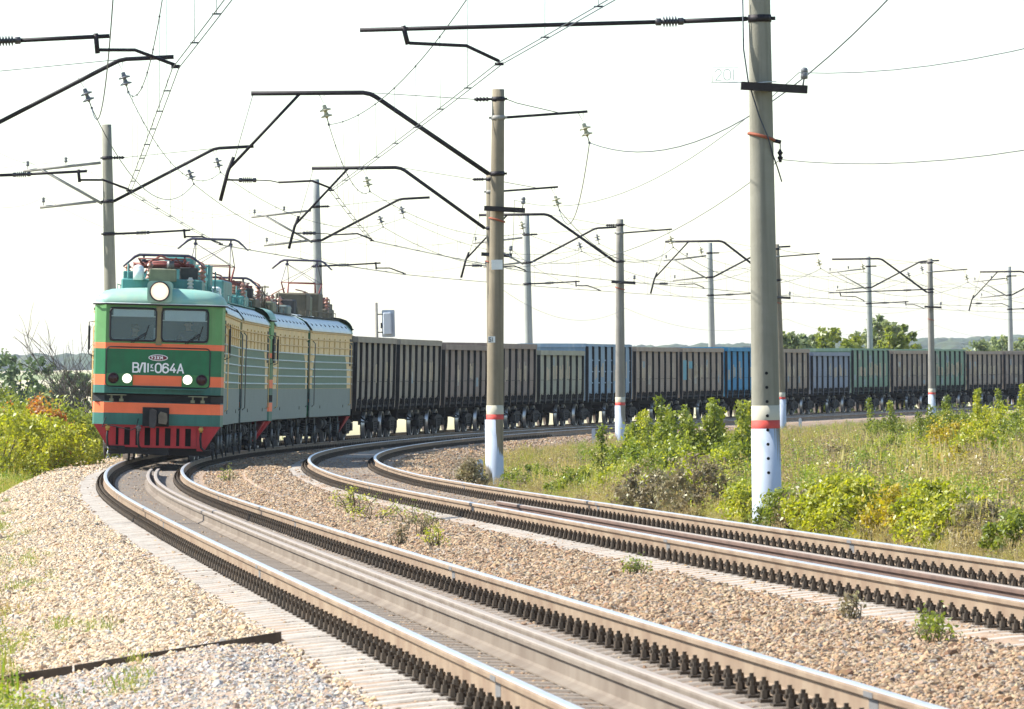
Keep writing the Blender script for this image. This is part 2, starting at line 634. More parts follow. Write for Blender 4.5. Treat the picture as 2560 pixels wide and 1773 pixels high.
def scatter(name, pts, rots, scales, tones, meshes, label, lo=None):
    """one object whose points each carry a copy of one of the given meshes (geometry nodes)"""
    me = bpy.data.meshes.new(name)
    n = len(pts)
    me.vertices.add(n)
    me.vertices.foreach_set('co', np.asarray(pts, dtype=np.float32).ravel())
    for nm, typ, dat in (('rot', 'FLOAT_VECTOR', rots), ('scl', 'FLOAT_VECTOR', scales), ('tone', 'FLOAT', tones)):
        a = me.attributes.new(nm, typ, 'POINT')
        a.data.foreach_set('vector' if typ == 'FLOAT_VECTOR' else 'value', np.asarray(dat, dtype=np.float32).ravel())
    a = me.attributes.new('pick', 'INT', 'POINT')
    a.data.foreach_set('value', nrs.randint(0, len(meshes), n).astype(np.int32))
    ob = link(name, me)
    tag(ob, label, None, None, 'stuff')
    src = bpy.data.collections.new(name + '_shapes')
    for k, mm in enumerate(meshes):
        so = bpy.data.objects.new('%s_shape_%02d' % (name, k), mm)
        src.objects.link(so)
    ng = bpy.data.node_groups.new(name + '_nodes', 'GeometryNodeTree')
    ng.interface.new_socket('Geometry', in_out='INPUT', socket_type='NodeSocketGeometry')
    ng.interface.new_socket('Geometry', in_out='OUTPUT', socket_type='NodeSocketGeometry')
    gi = ng.nodes.new('NodeGroupInput')
    go = ng.nodes.new('NodeGroupOutput')
    ci = ng.nodes.new('GeometryNodeCollectionInfo')
    ci.inputs['Collection'].default_value = src
    ci.inputs['Separate Children'].default_value = True
    ci.inputs['Reset Children'].default_value = True
    ip = ng.nodes.new('GeometryNodeInstanceOnPoints')
    ip.inputs['Pick Instance'].default_value = True

    def attr(nm, typ):
        x = ng.nodes.new('GeometryNodeInputNamedAttribute')
        x.data_type = typ
        x.inputs['Name'].default_value = nm
        return x.outputs['Attribute']
    m2p = ng.nodes.new('GeometryNodeMeshToPoints')
    ng.links.new(gi.outputs[0], m2p.inputs['Mesh'])
    ng.links.new(m2p.outputs[0], ip.inputs['Points'])
    ng.links.new(ci.outputs[0], ip.inputs['Instance'])
    ng.links.new(attr('pick', 'INT'), ip.inputs['Instance Index'])
    ng.links.new(attr('rot', 'FLOAT_VECTOR'), ip.inputs['Rotation'])
    ng.links.new(attr('scl', 'FLOAT_VECTOR'), ip.inputs['Scale'])
    ng.links.new(ip.outputs[0], go.inputs[0])
    md = ob.modifiers.new('scatter', 'NODES')
    md.node_group = ng
    return ob


def bed_points(s0, s1, o0, o1, dens, seed):
    r = np.random.RandomState(seed)
    n = int((s1 - s0) * (o1 - o0) * dens)
    s = r.uniform(s0, s1, n)
    o = r.uniform(o0, o1, n)
    return s, o


SS, OO, KK = [], [], []
for (s0, s1, dens, size) in ((-122, -85, 820, .051), (-85, -45, 600, .054), (-45, 0, 320, .064), (0, 60, 140, .080), (60, 160, 40, .10)):
    for (o0, o1, f) in ((-3.7, -1.30, 1.0), (1.25, D2 - 1.25, 1.0), (D2 + 1.25, D2 + 2.7, .9), (-1.15, 1.15, .55), (D2 - 1.15, D2 + 1.15, .7)):
        if s0 >= 0 and o0 < -2: f *= .8
        s_, o_ = bed_points(s0, s1, o0, o1, dens * f, len(SS) + 40)
        SS.append(s_)
        OO.append(o_)
        KK.append(np.full(len(s_), size))
SS, OO, KK = np.concatenate(SS), np.concatenate(OO), np.concatenate(KK)
# keep the sleepers free: fewer stones where a sleeper lies
ph = np.mod(SS + 150, .545) / .545
inside = (np.abs(OO) < 1.36) | (np.abs(OO - D2) < 1.36)
keep = ~(inside & (ph < .52) & (nrs.uniform(0, 1, len(SS)) < .93))
SS, OO, KK = SS[keep], OO[keep], KK[keep]
px_, py_ = W2(SS, OO)
sz = KK * np.exp(nrs.normal(0, .30, len(SS)))
pz_ = bed_profile(SS, OO) + bed_z(SS, OO) + lump(px_, py_, 1.7, 9) * .007 + sz * .06 - .006
inb = (np.abs(OO) < 1.15) | (np.abs(OO - D2) < 1.15)
sz = np.where(inb, sz * nrs.uniform(.45, .8, len(sz)), sz)
pz_ = np.where(inb, pz_ - .004, pz_)
grey = (SS + nrs.normal(0, .8, len(SS)) < -102.3) & (OO < -1.4) & (nrs.uniform(0, 1, len(SS)) < .9)
tone = nrs.uniform(0, 1, len(SS))
STONE_A = stone_material('tan_stone', [(0.707, 0.547, 0.353), (0.616, 0.422, 0.239), (0.775, 0.638, 0.445), (0.410, 0.274, 0.160), (0.707, 0.559, 0.365), (0.502, 0.479, 0.433), (0.752, 0.616, 0.433), (0.547, 0.353, 0.205), (0.684, 0.547, 0.376), (0.285, 0.228, 0.171), (0.730, 0.593, 0.410), (0.616, 0.581, 0.513)])
STONE_C = stone_material('brown_stone', [(.52, .36, .215), (.42, .26, .145), (.57, .43, .27), (.26, .155, .09), (.52, .37, .23), (.34, .31, .27), (.57, .43, .28), (.35, .205, .12), (.48, .34, .21), (.17, .125, .09), (.54, .40, .25), (.45, .41, .35)])
STONE_B = stone_material('grey_stone', [(.45, .45, .45), (.58, .53, .47), (.37, .38, .39), (.64, .50, .37), (.50, .49, .47), (.24, .23, .22), (.60, .43, .29), (.55, .53, .51)])
for nm, sel, ms, lab in (('ballast_stones', ~grey & (OO < -1.2), stone_meshes(7, 100, STONE_A), 'loose pale tan crushed stones on the left shoulder of the line'),
                         ('ballast_stones', OO >= -1.2, stone_meshes(7, 100, STONE_C), 'loose brown crushed stones between and inside the two tracks'),
                         ('grey_gravel', grey, stone_meshes(5, 200, STONE_B), 'grey gravel of the path in front of the plank edging')):
    k = np.nonzero(sel)[0]
    scatter(nm, np.stack([px_[k], py_[k], pz_[k]], -1), nrs.uniform(0, 6.28, (len(k), 3)) * np.array([.12, .12, 1]),
            np.repeat(sz[k][:, None] * (.72 if nm == 'grey_gravel' else 1), 3, 1) * nrs.uniform(.8, 1.2, (len(k), 3)), tone[k], ms, lab)

# ------------------------------------------------------------------ tracks
RAIL_SIDE = mat('rail_rust', (.265, .20, .135), .85, var=.35, scale=1.3, col2=(.185, .125, .08), streak=.4, col3=(.20, .13, .09), coord='World', bump=.15, bscale=60)
RAIL_TOP = mat('rail_polished', (.74, .72, .69), .36, metal=.75, var=.12, scale=2.0, coord='World')
RAIL_DULL = mat('rail_dull_top', (.30, .26, .21), .6, var=.3, scale=1.8, col2=(.36, .29, .23), coord='World')
RAIL_OLD = mat('rail_old_taupe', (.215, .18, .14), .85, var=.35, scale=1.3, col2=(.15, .118, .088), streak=.25, col3=(.18, .13, .10), coord='World', bump=.15, bscale=60)
RAIL_RED = mat('rail_red_rust', (.15, .095, .07), .85, var=.3, scale=2.0, coord='World')
SLEEPER_M = mat('sleeper_concrete', (.46, .42, .36), .9, var=.35, scale=4.0, col2=(.33, .29, .24), coord='World', bump=.25, bscale=40)
def dirt_layer(m, col, build):
    nt = m.node_tree
    b = nt.nodes['Principled BSDF']
    src = b.inputs['Base Color'].links[0].from_socket
    mx = nt.nodes.new('ShaderNodeMix')
    mx.data_type = 'RGBA'
    mx.inputs['B'].default_value = (*col, 1)
    nt.links.new(src, mx.inputs['A'])
    nt.links.new(build(nt), mx.inputs['Factor'])
    nt.links.new(mx.outputs['Result'], b.inputs['Base Color'])


def _mid(nt):
    tc = nt.nodes.new('ShaderNodeTexCoord')
    sx = nt.nodes.new('ShaderNodeSeparateXYZ')
    nt.links.new(tc.outputs['Object'], sx.inputs[0])
    ab = nt.nodes.new('ShaderNodeMath')
    ab.operation = 'ABSOLUTE'
    nt.links.new(sx.outputs[0], ab.inputs[0])
    mr = nt.nodes.new('ShaderNodeMapRange')
    mr.inputs['From Min'].default_value = .72
    mr.inputs['From Max'].default_value = .98
    mr.inputs['To Min'].default_value = .8
    mr.inputs['To Max'].default_value = 0
    nt.links.new(ab.outputs[0], mr.inputs['Value'])
    return mr.outputs[0]


def _att(nt):
    a = nt.nodes.new('ShaderNodeAttribute')
    a.attribute_name = 'dirt'
    return a.outputs['Fac']


dirt_layer(SLEEPER_M, (.20, .165, .13), _mid)
dirt_layer(BALLAST_M, (.14, .11, .085), _att)
IRON_M = mat('fastener_iron', (.060, .048, .034), .75, metal=.2, var=.4, scale=8.0, col2=(.09, .065, .042), coord='World')

# rail section, from the left foot round over the head; tags: 1 = running surface
RP = [(-.075, -.180), (-.075, -.169), (-.022, -.150), (-.009, -.135), (-.009, -.058), (-.014, -.046), (-.036, -.040), (-.0375, -.016), (-.033, -.005), (-.022, .0),
      (.022, .0), (.033, -.005), (.0375, -.016), (.036, -.040), (.014, -.046), (.009, -.058), (.009, -.135), (.022, -.150), (.075, -.169), (.075, -.180)]
RTOP = {8, 9, 10}


def rail_mesh(name, sv, off, zf, mats, flip=None):
    vs, fs, mi = [], [], []
    n = len(RP)
    for s in sv:
        o = off(s) if callable(off) else off
        x, y = W2(s, o)
        t = th_at(s)
        z = zf(s)
        for (u, w) in RP:
            vs.append((x + math.cos(t) * u, y - math.sin(t) * u, z + w))
    for i in range(len(sv) - 1):
        for k in range(n):
            fs.append((i * n + k, i * n + (k + 1) % n, (i + 1) * n + (k + 1) % n, (i + 1) * n + k))
            mi.append(1 if k in RTOP else 0)
    m0 = (len(sv) - 1) * n
    fs += [tuple(range(n)), tuple(m0 + k for k in range(n - 1, -1, -1))]
    mi += [0, 0]
    me = bpy.data.meshes.new(name)
    me.from_pydata(vs, [], fs)
    me.polygons.foreach_set('material_index', mi)
    for m in mats: me.materials.append(m)
    bm = bmesh.new()
    bm.from_mesh(me)
    bmesh.ops.recalc_face_normals(bm, faces=bm.faces)
    bm.to_mesh(me)
    bm.free()
    return me


def sleeper_mesh():
    """concrete sleeper: waisted in the middle, raised rail seats, ends sloping down"""
    prof = [(-1.35, -.225, .085), (-1.06, -.199, .105), (-.98, -.196, .11), (-.62, -.196, .11), (-.5, -.208, .10), (0, -.232, .085),
            (.5, -.208, .10), (.62, -.196, .11), (.98, -.196, .11), (1.06, -.199, .105), (1.35, -.225, .085)]
    vs, fs = [], []
    for x, z, w in prof:
        vs += [(x, -w - .035, z - .16), (x, -w, z - .012), (x, -w + .014, z), (x, w - .014, z), (x, w, z - .012), (x, w + .035, z - .16)]
    for i in range(len(prof) - 1):
        for k in range(5):
            fs.append((i * 6 + k, i * 6 + k + 1, i * 6 + 7 + k, i * 6 + 6 + k))
    fs += [tuple(range(6)), tuple((len(prof) - 1) * 6 + k for k in range(5, -1, -1))]
    b = MB()
    b.add(vs, fs)
    return b.mesh('sleeper', [SLEEPER_M])


def fastener_mb(b, f=lambda v: v):
    """ribbed base plate, clips and the four bolts with nuts and spring washers that hold one rail"""
    t = MB()
    t.box(-.19, .19, -.075, .075, -.198, -.181)
    for sg in (-1, 1):
        t.box(min(sg * .078, sg * .105), max(sg * .078, sg * .105), -.07, .07, -.182, -.150)
        t.cbox(sg * .083, 0, -.146, .075, .085, .022)
        t.tube((sg * .092, 0, -.146), (sg * .092, 0, -.085), .013, n=6)
        t.tube((sg * .092, 0, -.135), (sg * .092, 0, -.105), .027, .024, n=6)
        t.tube((sg * .155, 0, -.185), (sg * .155, 0, -.105), .013, n=6)
        t.tube((sg * .155, 0, -.176), (sg * .155, 0, -.132), .029, .024, n=6)
    b.add([f(v) for v in t.v], t.f)
    return b


SLEEPER_ME = sleeper_mesh()
_b = MB()
fastener_mb(_b)
FAST_ME = _b.mesh('rail_fastener', [IRON_M])


_b = MB()
_b.box(-.0115, -.0085, -.16, .16, -.142, -.052)
_b.box(-.0395, -.0372, -.16, .16, -.042, -.014)
MARK_ME = _b.mesh('paint_mark', [mat('rail_paint_grey', (.15, .15, .15), .8, var=.2, scale=5, coord='World')])


def sec_list(a, b):
    return list(np.concatenate([np.arange(a, 60, 1.5), np.arange(60, b + .1, 2.5)]))


def make_track(tr, off, label):
    z0 = float(rail_z(-60, 'r2' if tr == 1 else 'r4'))
    x, y = W2(-60, off)
    root = empty('railway_track', (float(x), float(y), 0))
    tag(root, label, 'railway track', 'tracks of the double line')
    inv = Matrix.Translation((-float(x), -float(y), 0))

    def child(name, me, loc=None, rot=None):
        o = link(name, me, root)
        if loc is not None:
            o.location = (loc[0] - float(x), loc[1] - float(y), loc[2])
            o.rotation_euler = rot
        else:
            o.location = (-float(x), -float(y), 0)
        return o
    outer, inner = ('r1', 'r2') if tr == 1 else ('r3', 'r4')
    sv = sec_list(-150, 358)
    child('rail', rail_mesh('rail', sv, off - G / 2, lambda s: float(rail_z(s, outer)), [RAIL_SIDE, RAIL_TOP]))
    child('rail', rail_mesh('rail', sv, off + G / 2, lambda s: float(rail_z(s, inner)), [RAIL_SIDE, RAIL_TOP]))
    svals = np.arange(-150 + .0, 340, .545) + .15
    svals = svals[svals > -126]
    big = MB()
    bigf = MB()
    sr = random.Random(tr)
    ns = 0
    nf = 0
    for s in svals:
        t = th_at(s)
        zo, zi = float(rail_z(s, outer)), float(rail_z(s, inner))
        roll = math.atan2(zo - zi, G)
        cx, cy = W2(s, off)
        cx, cy = float(cx), float(cy)
        yaw = -t + sr.gauss(0, .006)
        if s < 38 and ns < 300:
            o = child('sleeper', SLEEPER_ME, (cx, cy, (zo + zi) / 2 + sr.gauss(0, .002)), (0, roll, yaw))
            ns += 1
        else:
            R = Matrix.Translation((cx, cy, (zo + zi) / 2)) @ Matrix.Rotation(-t, 4, 'Z') @ Matrix.Rotation(roll, 4, 'Y')
            big.box(0, 0, 0, 0, 0, 0)
            k = len(big.v) - 8
            for j, (X, Y, Z) in enumerate([(a, b_, c) for c in (-.36, -.205) for b_ in (-.11, .11) for a in (-1.35, 1.35)]):
                big.v[k + j] = tuple(R @ Vector((X, Y, Z)))
        if s < 110:
            for sg, zz in ((-1, zo), (1, zi)):
                fx, fy = W2(s, off + sg * G / 2)
                if nf < 300:
                    child('rail_fastener', FAST_ME, (float(fx), float(fy), zz), (0, roll, yaw))
                    nf += 1
                else:
                    R = Matrix.Translation((float(fx), float(fy), zz)) @ Matrix.Rotation(-t, 4, 'Z') @ Matrix.Rotation(roll, 4, 'Y')
                    fastener_mb(bigf, lambda v: tuple(R @ Vector(v)))
    for rail, ss in ((-1, (-114, -89, -64, -39)), (1, (-117, -91, -65.5, -40))):
        for s in ss:
            s = s + (7 if tr == 2 else 0)
            fx, fy = W2(s, off + rail * G / 2)
            zz = float(rail_z(s, outer if rail < 0 else inner))
            child('paint_mark', MARK_ME, (float(fx), float(fy), zz), (0, 0, -th_at(s)))
    me = big.mesh('far_sleepers', [SLEEPER_M], fix=False)
    tag(child('far_sleepers', me), kind='stuff')
    me = bigf.mesh('far_rail_fasteners', [IRON_M], fix=False)
    tag(child('far_rail_fasteners', me), kind='stuff')
    return root


make_track(1, 0.0, 'left track with two loose rails between its running rails and the train standing on it')
make_track(2, D2, 'empty right track beside the grassy inner bank, one loose rail between its rails')

# loose rails lying on the sleepers between the running rails
def loose_rail(a, b, off, tr, label, mats):
    x, y = W2((a + b) / 2, off(a) if callable(off) else off)
    me = rail_mesh('loose_rail', list(np.arange(a, b, 1.5)) + [b], off,
                   lambda s: float(bed_z(np.array(s), np.array(off(s) if callable(off) else off))) - .045, mats)
    o = link('loose_rail', me)
    return tag(o, label, 'rail', 'rails lying loose between the running rails')


loose_rail(-150, 3.0, lambda s: float(np.interp(s, [-110, -5], [-.08, .08])), 1, 'loose rail on the left track, the one nearer the outer running rail', [RAIL_OLD, RAIL_DULL])
loose_rail(-150, 3.5, lambda s: float(np.interp(s, [-110, -5], [.075, .235])), 1, 'loose rail on the left track, the one nearer the inner running rail', [RAIL_OLD, RAIL_DULL])
loose_rail(-150, -53.0, lambda s: D2 - .14, 2, 'reddish rusty loose rail lying between the rails of the right track', [RAIL_RED, RAIL_DULL])
# ------------------------------------------------------------------ paint and metal of the train
PT = dict(
    green=mat('paint_dark_green', (.010, .15, .055), .45, var=.25, scale=1.5, streak=.45, col3=(.02, .10, .045)),
    lgreen=mat('paint_light_green', (.11, .30, .10), .5, var=.2, scale=1.2, streak=.4, col3=(.15, .21, .09)),
    teal=mat('paint_dark_teal', (.030, .15, .12), .5, var=.3, scale=1.5, streak=.3),
    rteal=mat('paint_roof_teal', (.23, .46, .39), .55, var=.2, scale=1.2, col2=(.33, .47, .36), streak=.2, col3=(.45, .50, .33)),
    orange=mat('paint_orange', (.90, .175, .060), .5, var=.12, scale=2.0),
    red=mat('paint_red', (.42, .022, .026), .55, var=.3, scale=2.0, streak=.3),
    cream=mat('paint_cream', (.80, .57, .26), .6, var=.14, scale=2.2, col2=(.66, .47, .22), streak=.5, col3=(.38, .30, .20)),
    ggreen=mat('paint_grey_green', (.070, .155, .095), .6, var=.12, scale=1.8, streak=.35, col3=(.19, .24, .20)),
    grey=mat('paint_grey', (.155, .205, .185), .6, var=.1, scale=1.8, streak=.4, col3=(.15, .185, .185)),
    white=mat('roof_white', (.72, .78, .76), .55, var=.15, scale=1.5, col2=(.60, .70, .68), streak=.2, col3=(.5, .5, .42)),
    mteal=mat('paint_mid_teal', (.085, .27, .25), .55, var=.3, scale=1.6, streak=.35, col3=(.10, .14, .11)),
    black=mat('grimy_black', (.018, .017, .016), .8, var=.4, scale=3.0),
    dgrey=mat('grimy_dark_grey', (.055, .052, .05), .75, var=.4, scale=3.0),
    steelg=mat('worn_grey_steel', (.17, .175, .17), .5, metal=.4, var=.3, scale=4.0),
    rubber=mat('rubber_and_recess_shade', (.02, .02, .022), .6, var=.2, scale=4.0),
    olive=mat('roof_olive', (.20, .21, .13), .7, var=.25, scale=3.0, streak=.3),
    brown=mat('roof_brown', (.135, .115, .075), .75, var=.3, scale=2.5, streak=.4, col3=(.08, .06, .04)),
    rred=mat('roof_red_oxide', (.22, .05, .035), .6, var=.3, scale=4.0),
    clay=mat('insulator_brown_glaze', (.40, .19, .13), .3, var=.2, scale=5.0, coat=.4),
    lglaze=mat('insulator_pale_glaze', (.60, .58, .50), .35, var=.2, scale=5.0, coat=.3),
    bow=mat('pantograph_steel', (.12, .11, .15), .45, metal=.6, var=.3, scale=4.0),
    brass=mat('valve_brass', (.45, .30, .08), .4, metal=.7, var=.3, scale=6.0),
    lampr=mat('lamp_red_glass', (.035, .004, .004), .15, var=.2, scale=3.0),
    txt=mat('lettering_white', (.82, .84, .84), .6, var=.05, scale=3.0),
    maroon=mat('badge_maroon', (.16, .015, .03), .5, var=.1, scale=3.0),
    cabin=mat('cab_interior', (.10, .16, .21), .8, var=.12, scale=1.5),
    blind=mat('window_blind', (.85, .88, .86), .8, var=.06, scale=3.0),
    tread=mat('wheel_tread', (.42, .42, .43), .35, metal=.9, var=.2, scale=4.0),
)


def glass_mat():
    m = bpy.data.materials.new('cab_glass')
    m.use_nodes = True
    nt = m.node_tree
    for n in list(nt.nodes): nt.nodes.remove(n)
    o = nt.nodes.new('ShaderNodeOutputMaterial')
    t = nt.nodes.new('ShaderNodeBsdfTransparent')
    t.inputs[0].default_value = (.86, .93, .95, 1)
    g = nt.nodes.new('ShaderNodeBsdfGlossy')
    g.inputs['Roughness'].default_value = .06
    g.inputs[0].default_value = (.62, .82, 1.0, 1)  # bluish tint paints the sky's reflection into the glass
    x = nt.nodes.new('ShaderNodeMixShader')
    fr = nt.nodes.new('ShaderNodeFresnel')
    fr.inputs[0].default_value = 1.5
    ma = nt.nodes.new('ShaderNodeMath')
    ma.operation = 'ADD'
    ma.inputs[1].default_value = .015
    nt.links.new(fr.outputs[0], ma.inputs[0])
    nt.links.new(ma.outputs[0], x.inputs[0])
    nt.links.new(t.outputs[0], x.inputs[1])
    nt.links.new(g.outputs[0], x.inputs[2])
    nt.links.new(x.outputs[0], o.inputs[0])
    return m


GLASS = glass_mat()


def lamp_mat(name, col, strength):
    m = bpy.data.materials.new(name)
    m.use_nodes = True
    b = m.node_tree.nodes['Principled BSDF']
    b.inputs['Base Color'].default_value = (*col, 1)
    b.inputs['Emission Color'].default_value = (*col, 1)
    b.inputs['Emission Strength'].default_value = strength
    b.inputs['Roughness'].default_value = .2
    return m


LAMP_ON = lamp_mat('marker_lamp_lit', (1.0, .93, .82), .9)
HEAD_ON = lamp_mat('headlight_lens_lit', (1.0, .80, .60), .42)
HEAD_CORE = lamp_mat('headlight_bulb_lit', (1.0, .93, .85), 1.2)


def train_frame(s_front, length, pivots):
    """origin at the front end of a vehicle that rides on the track at its two bogie pivots"""
    a, b = s_front + pivots[0], s_front + pivots[1]
    pa, pb = W3(a, 0, 0), W3(b, 0, 0)
    d = (pb - pa).normalized()
    e = float(cant_at(s_front + length / 2))
    o = pa - d * pivots[0]
    o.z = float(z_at(s_front + length / 2)) + e / 2
    return o, -math.atan2(d.x, d.y), math.atan2(e, G)


# flat strokes for painted lettering on an upright plate facing -y
def stroke(b, pts, w, y0, y1, closed=False):
    P = [Vector(p) for p in pts]
    n = len(P)
    segs = n if closed else n - 1
    for i in range(segs):
        p, q = P[i], P[(i + 1) % n]
        d = (q - p).normalized()
        nrm = Vector((-d.y, d.x))
        e = d * (w * .32) if n > 2 else d * 0
        a = [p - e + nrm * w / 2, p - e - nrm * w / 2, q + e - nrm * w / 2, q + e + nrm * w / 2]
        yy = y0 - .0006 * i
        vs = [(v.x, yy, v.y) for v in a] + [(v.x, y1, v.y) for v in a]
        b.add(vs, [(0, 1, 2, 3), (7, 6, 5, 4), (0, 4, 5, 1), (1, 5, 6, 2), (2, 6, 7, 3), (3, 7, 4, 0)])


def arc(cx, cy, rx, ry, a0, a1, n=7):
    return [(cx + rx * math.cos(math.radians(a0 + (a1 - a0) * i / n)), cy + ry * math.sin(math.radians(a0 + (a1 - a0) * i / n))) for i in range(n + 1)]


# glyphs in a box 0..w x 0..1
GL = {
    'В': (.62, [[(0, 0), (0, 1), (.36, 1)] + arc(.36, .77, .22, .23, 90, -90) + [(0, .54)], [(.36, .54)] + arc(.38, .27, .24, .27, 90, -90) + [(0, 0)]]),
    'Л': (.62, [[(0, 0), (.30, 1), (.62, 1), (.62, 0)]]),
    '1': (.10, [[(.05, 0), (.05, 1)]]),
    'К': (.5, [[(0, 0), (0, 1)], [(.5, 1), (.04, .48), (.5, 0)]]),
    '0': (.62, [arc(.31, .70, .31, .30, 0, 180) + arc(.31, .30, .31, .30, 180, 360) + [(.62, .70)]]),
    '6': (.62, [arc(.31, .72, .30, .28, 20, 180) + [(0, .3)] + arc(.31, .31, .31, .31, 180, 540, 12)]),
    '4': (.62, [[(.40, 1), (0, .30), (.62, .30)], [(.44, .60), (.44, 0)]]),
    'А': (.66, [[(0, 0), (.33, 1), (.66, 0)], [(.12, .30), (.54, .30)]]),
    'У': (.6, [[(0, 1), (.3, .42)], [(.6, 1), (.15, 0)]]),
    'З': (.5, [arc(.22, .76, .26, .24, 150, -90) + arc(.22, .26, .28, .26, 90, -150)]),
    'Ж': (.8, [[(.4, 0), (.4, 1)], [(0, 1), (.36, .5), (0, 0)], [(.8, 1), (.44, .5), (.8, 0)]]),
    'М': (.75, [[(0, 0), (.08, 1), (.375, .3), (.67, 1), (.75, 0)]]),
    '2': (.55, [arc(.27, .72, .27, .28, 170, -20) + [(0, 0), (.55, 0)]]),
    '5': (.5, [[(.5, 1), (.05, 1), (.02, .56)] + arc(.22, .31, .28, .31, 110, -150)]),
}


def write(b, text, x, z, h, w, y0, y1, gap=.2):
    for ch in text:
        gw, st = GL[ch]
        for s in st:
            stroke(b, [(x + px * h, z + pz * h) for px, pz in s], w, y0, y1)
        x += (gw + gap) * h
    return x


# ------------------------------------------------------------------ locomotive section
HW = 1.58


def outline(front, side, ch=.30, hw=HW):
    """plan of the cab nose: left side, left corner, right corner, right side"""
    return [(-hw, side), (-hw + .06, front + .22), (-hw + ch, front), (hw - ch, front), (hw - .06, front + .22), (hw, side)]


def loft(rings):
    """rings of (points, z); open strips"""
    vs, fs = [], []
    n = len(rings[0][0])
    for pts, z in rings:
        vs += [(x, y, z) for x, y in pts]
    for i in range(len(rings) - 1):
        fs += [(i * n + k, i * n + k + 1, (i + 1) * n + k + 1, (i + 1) * n + k) for k in range(n - 1)]
    return vs, fs


def ring_frame(x0, x1, z0, z1, r, t):
    """closed centre line of a rounded rectangle"""
    pts = []
    for cx, cz, a in ((x1 - r, z1 - r, 0), (x0 + r, z1 - r, 90), (x0 + r, z0 + r, 180), (x1 - r, z0 + r, 270)):
        for k in range(5):
            t_ = math.radians(a + k * 22.5)
            pts.append((cx + r * math.cos(t_), cz + r * math.sin(t_)))
    return pts


def rounded_plate(b, x0, x1, z0, z1, r, y0, y1):
    p = ring_frame(x0, x1, z0, z1, r, 0)
    b.prism(p, 'Y', y0, y1)


def wheelset(parent, y, r, loco):
    for sx in (-1, 1):
        b = MB()
        k = sx
        b.lathe([(r * .16, .10), (r * .18, -.0), (r * .62, .02), (r * .86, .03), (r * .88, .065), (r, .065), (r, -.055), (r + .03, -.06), (r + .03, -.085), (r * .85, -.085), (r * .80, -.02), (r * .2, -.03), (r * .15, -.1)],
                axis='X', n=28)
        b.mi = [1 if i // 28 in (4, 5) else 0 for i in range(len(b.f))]
        o = b.build('wheel', [PT['black'], PT['tread']], parent, (sx * .80, y, r), (0, 0, 0 if sx > 0 else math.pi))


def loco_bogie(parent, yc):
    e = empty('bogie', (0, yc, 0), 0, 0, parent)
    for dy in (-1.5, 1.5):
        wheelset(e, dy, .625, True)
    for sx in (-1, 1):
        b = MB()
        x = sx * 1.08
        b.prism([(-2.35, .62), (-2.2, .82), (-1.9, .84), (-1.1, .84), (-.8, .62), (.8, .62), (1.1, .84), (1.9, .84), (2.2, .82), (2.35, .62), (2.2, .48), (.9, .38), (-.9, .38), (-2.2, .48)], 'X', x - .07, x + .07)
        for dy in (-1.5, 1.5):
            b.cbox(x + sx * .06, dy, .625, .3, .36, .34)
            b.lathe([(.15, -.02), (.15, .12), (.08, .13)], (x + sx * .16, dy, .625), 'X', 12)
        b.build('side_frame', PT['black'], e)
        b = MB()
        for dy in (-2.02, -.98, .98, 2.02):
            for k in range(5):
                b.lathe([(.075, -.02), (.095, 0), (.075, .02)], (x + sx * .14, dy, .38 + k * .075), 'Z', 10)
        b.build('springs', PT['dgrey'], e)
        for dy in (-.35, 2.35):
            b = MB()
            b.tube((x + sx * .30, dy, .28), (x + sx * .30, dy, .62), .045, n=10)
            b.tube((x + sx * .30, dy, .62), (x + sx * .30, dy, .88), .028, n=8)
            b.build('damper', PT['steelg'], e)
        for dy in (-1.5, 1.5):
            b = MB()
            b.path([(x + sx * .22, dy - .34, .30), (x + sx * .24, dy - .16, .04)], [.055, .012], 6)
            b.path([(x + sx * .22, dy + .24, .26), (x + sx * .24, dy + .10, .03)], [.04, .012], 6)
            b.build('sand_pipe', PT['dgrey'], e)
    b = MB()
    b.cbox(0, 0, .6, 1.9, .6, .35)
    b.build('bolster', PT['black'], e)
    return e


def insulator_mb(b, p, d, n, r, step, core=.03, seg=10):
    """a stack of n sheds along d from p"""
    prof = [(core, 0)]
    h = 0.02
    for k in range(n):
        prof += [(core, h), (r, h + step * .30), (r * .96, h + step * .48), (core * 1.2, h + step * .78)]
        h += step
    prof += [(core, h), (core, h + .02)]
    b.lathe_dir(prof, p, d, seg)
    return h


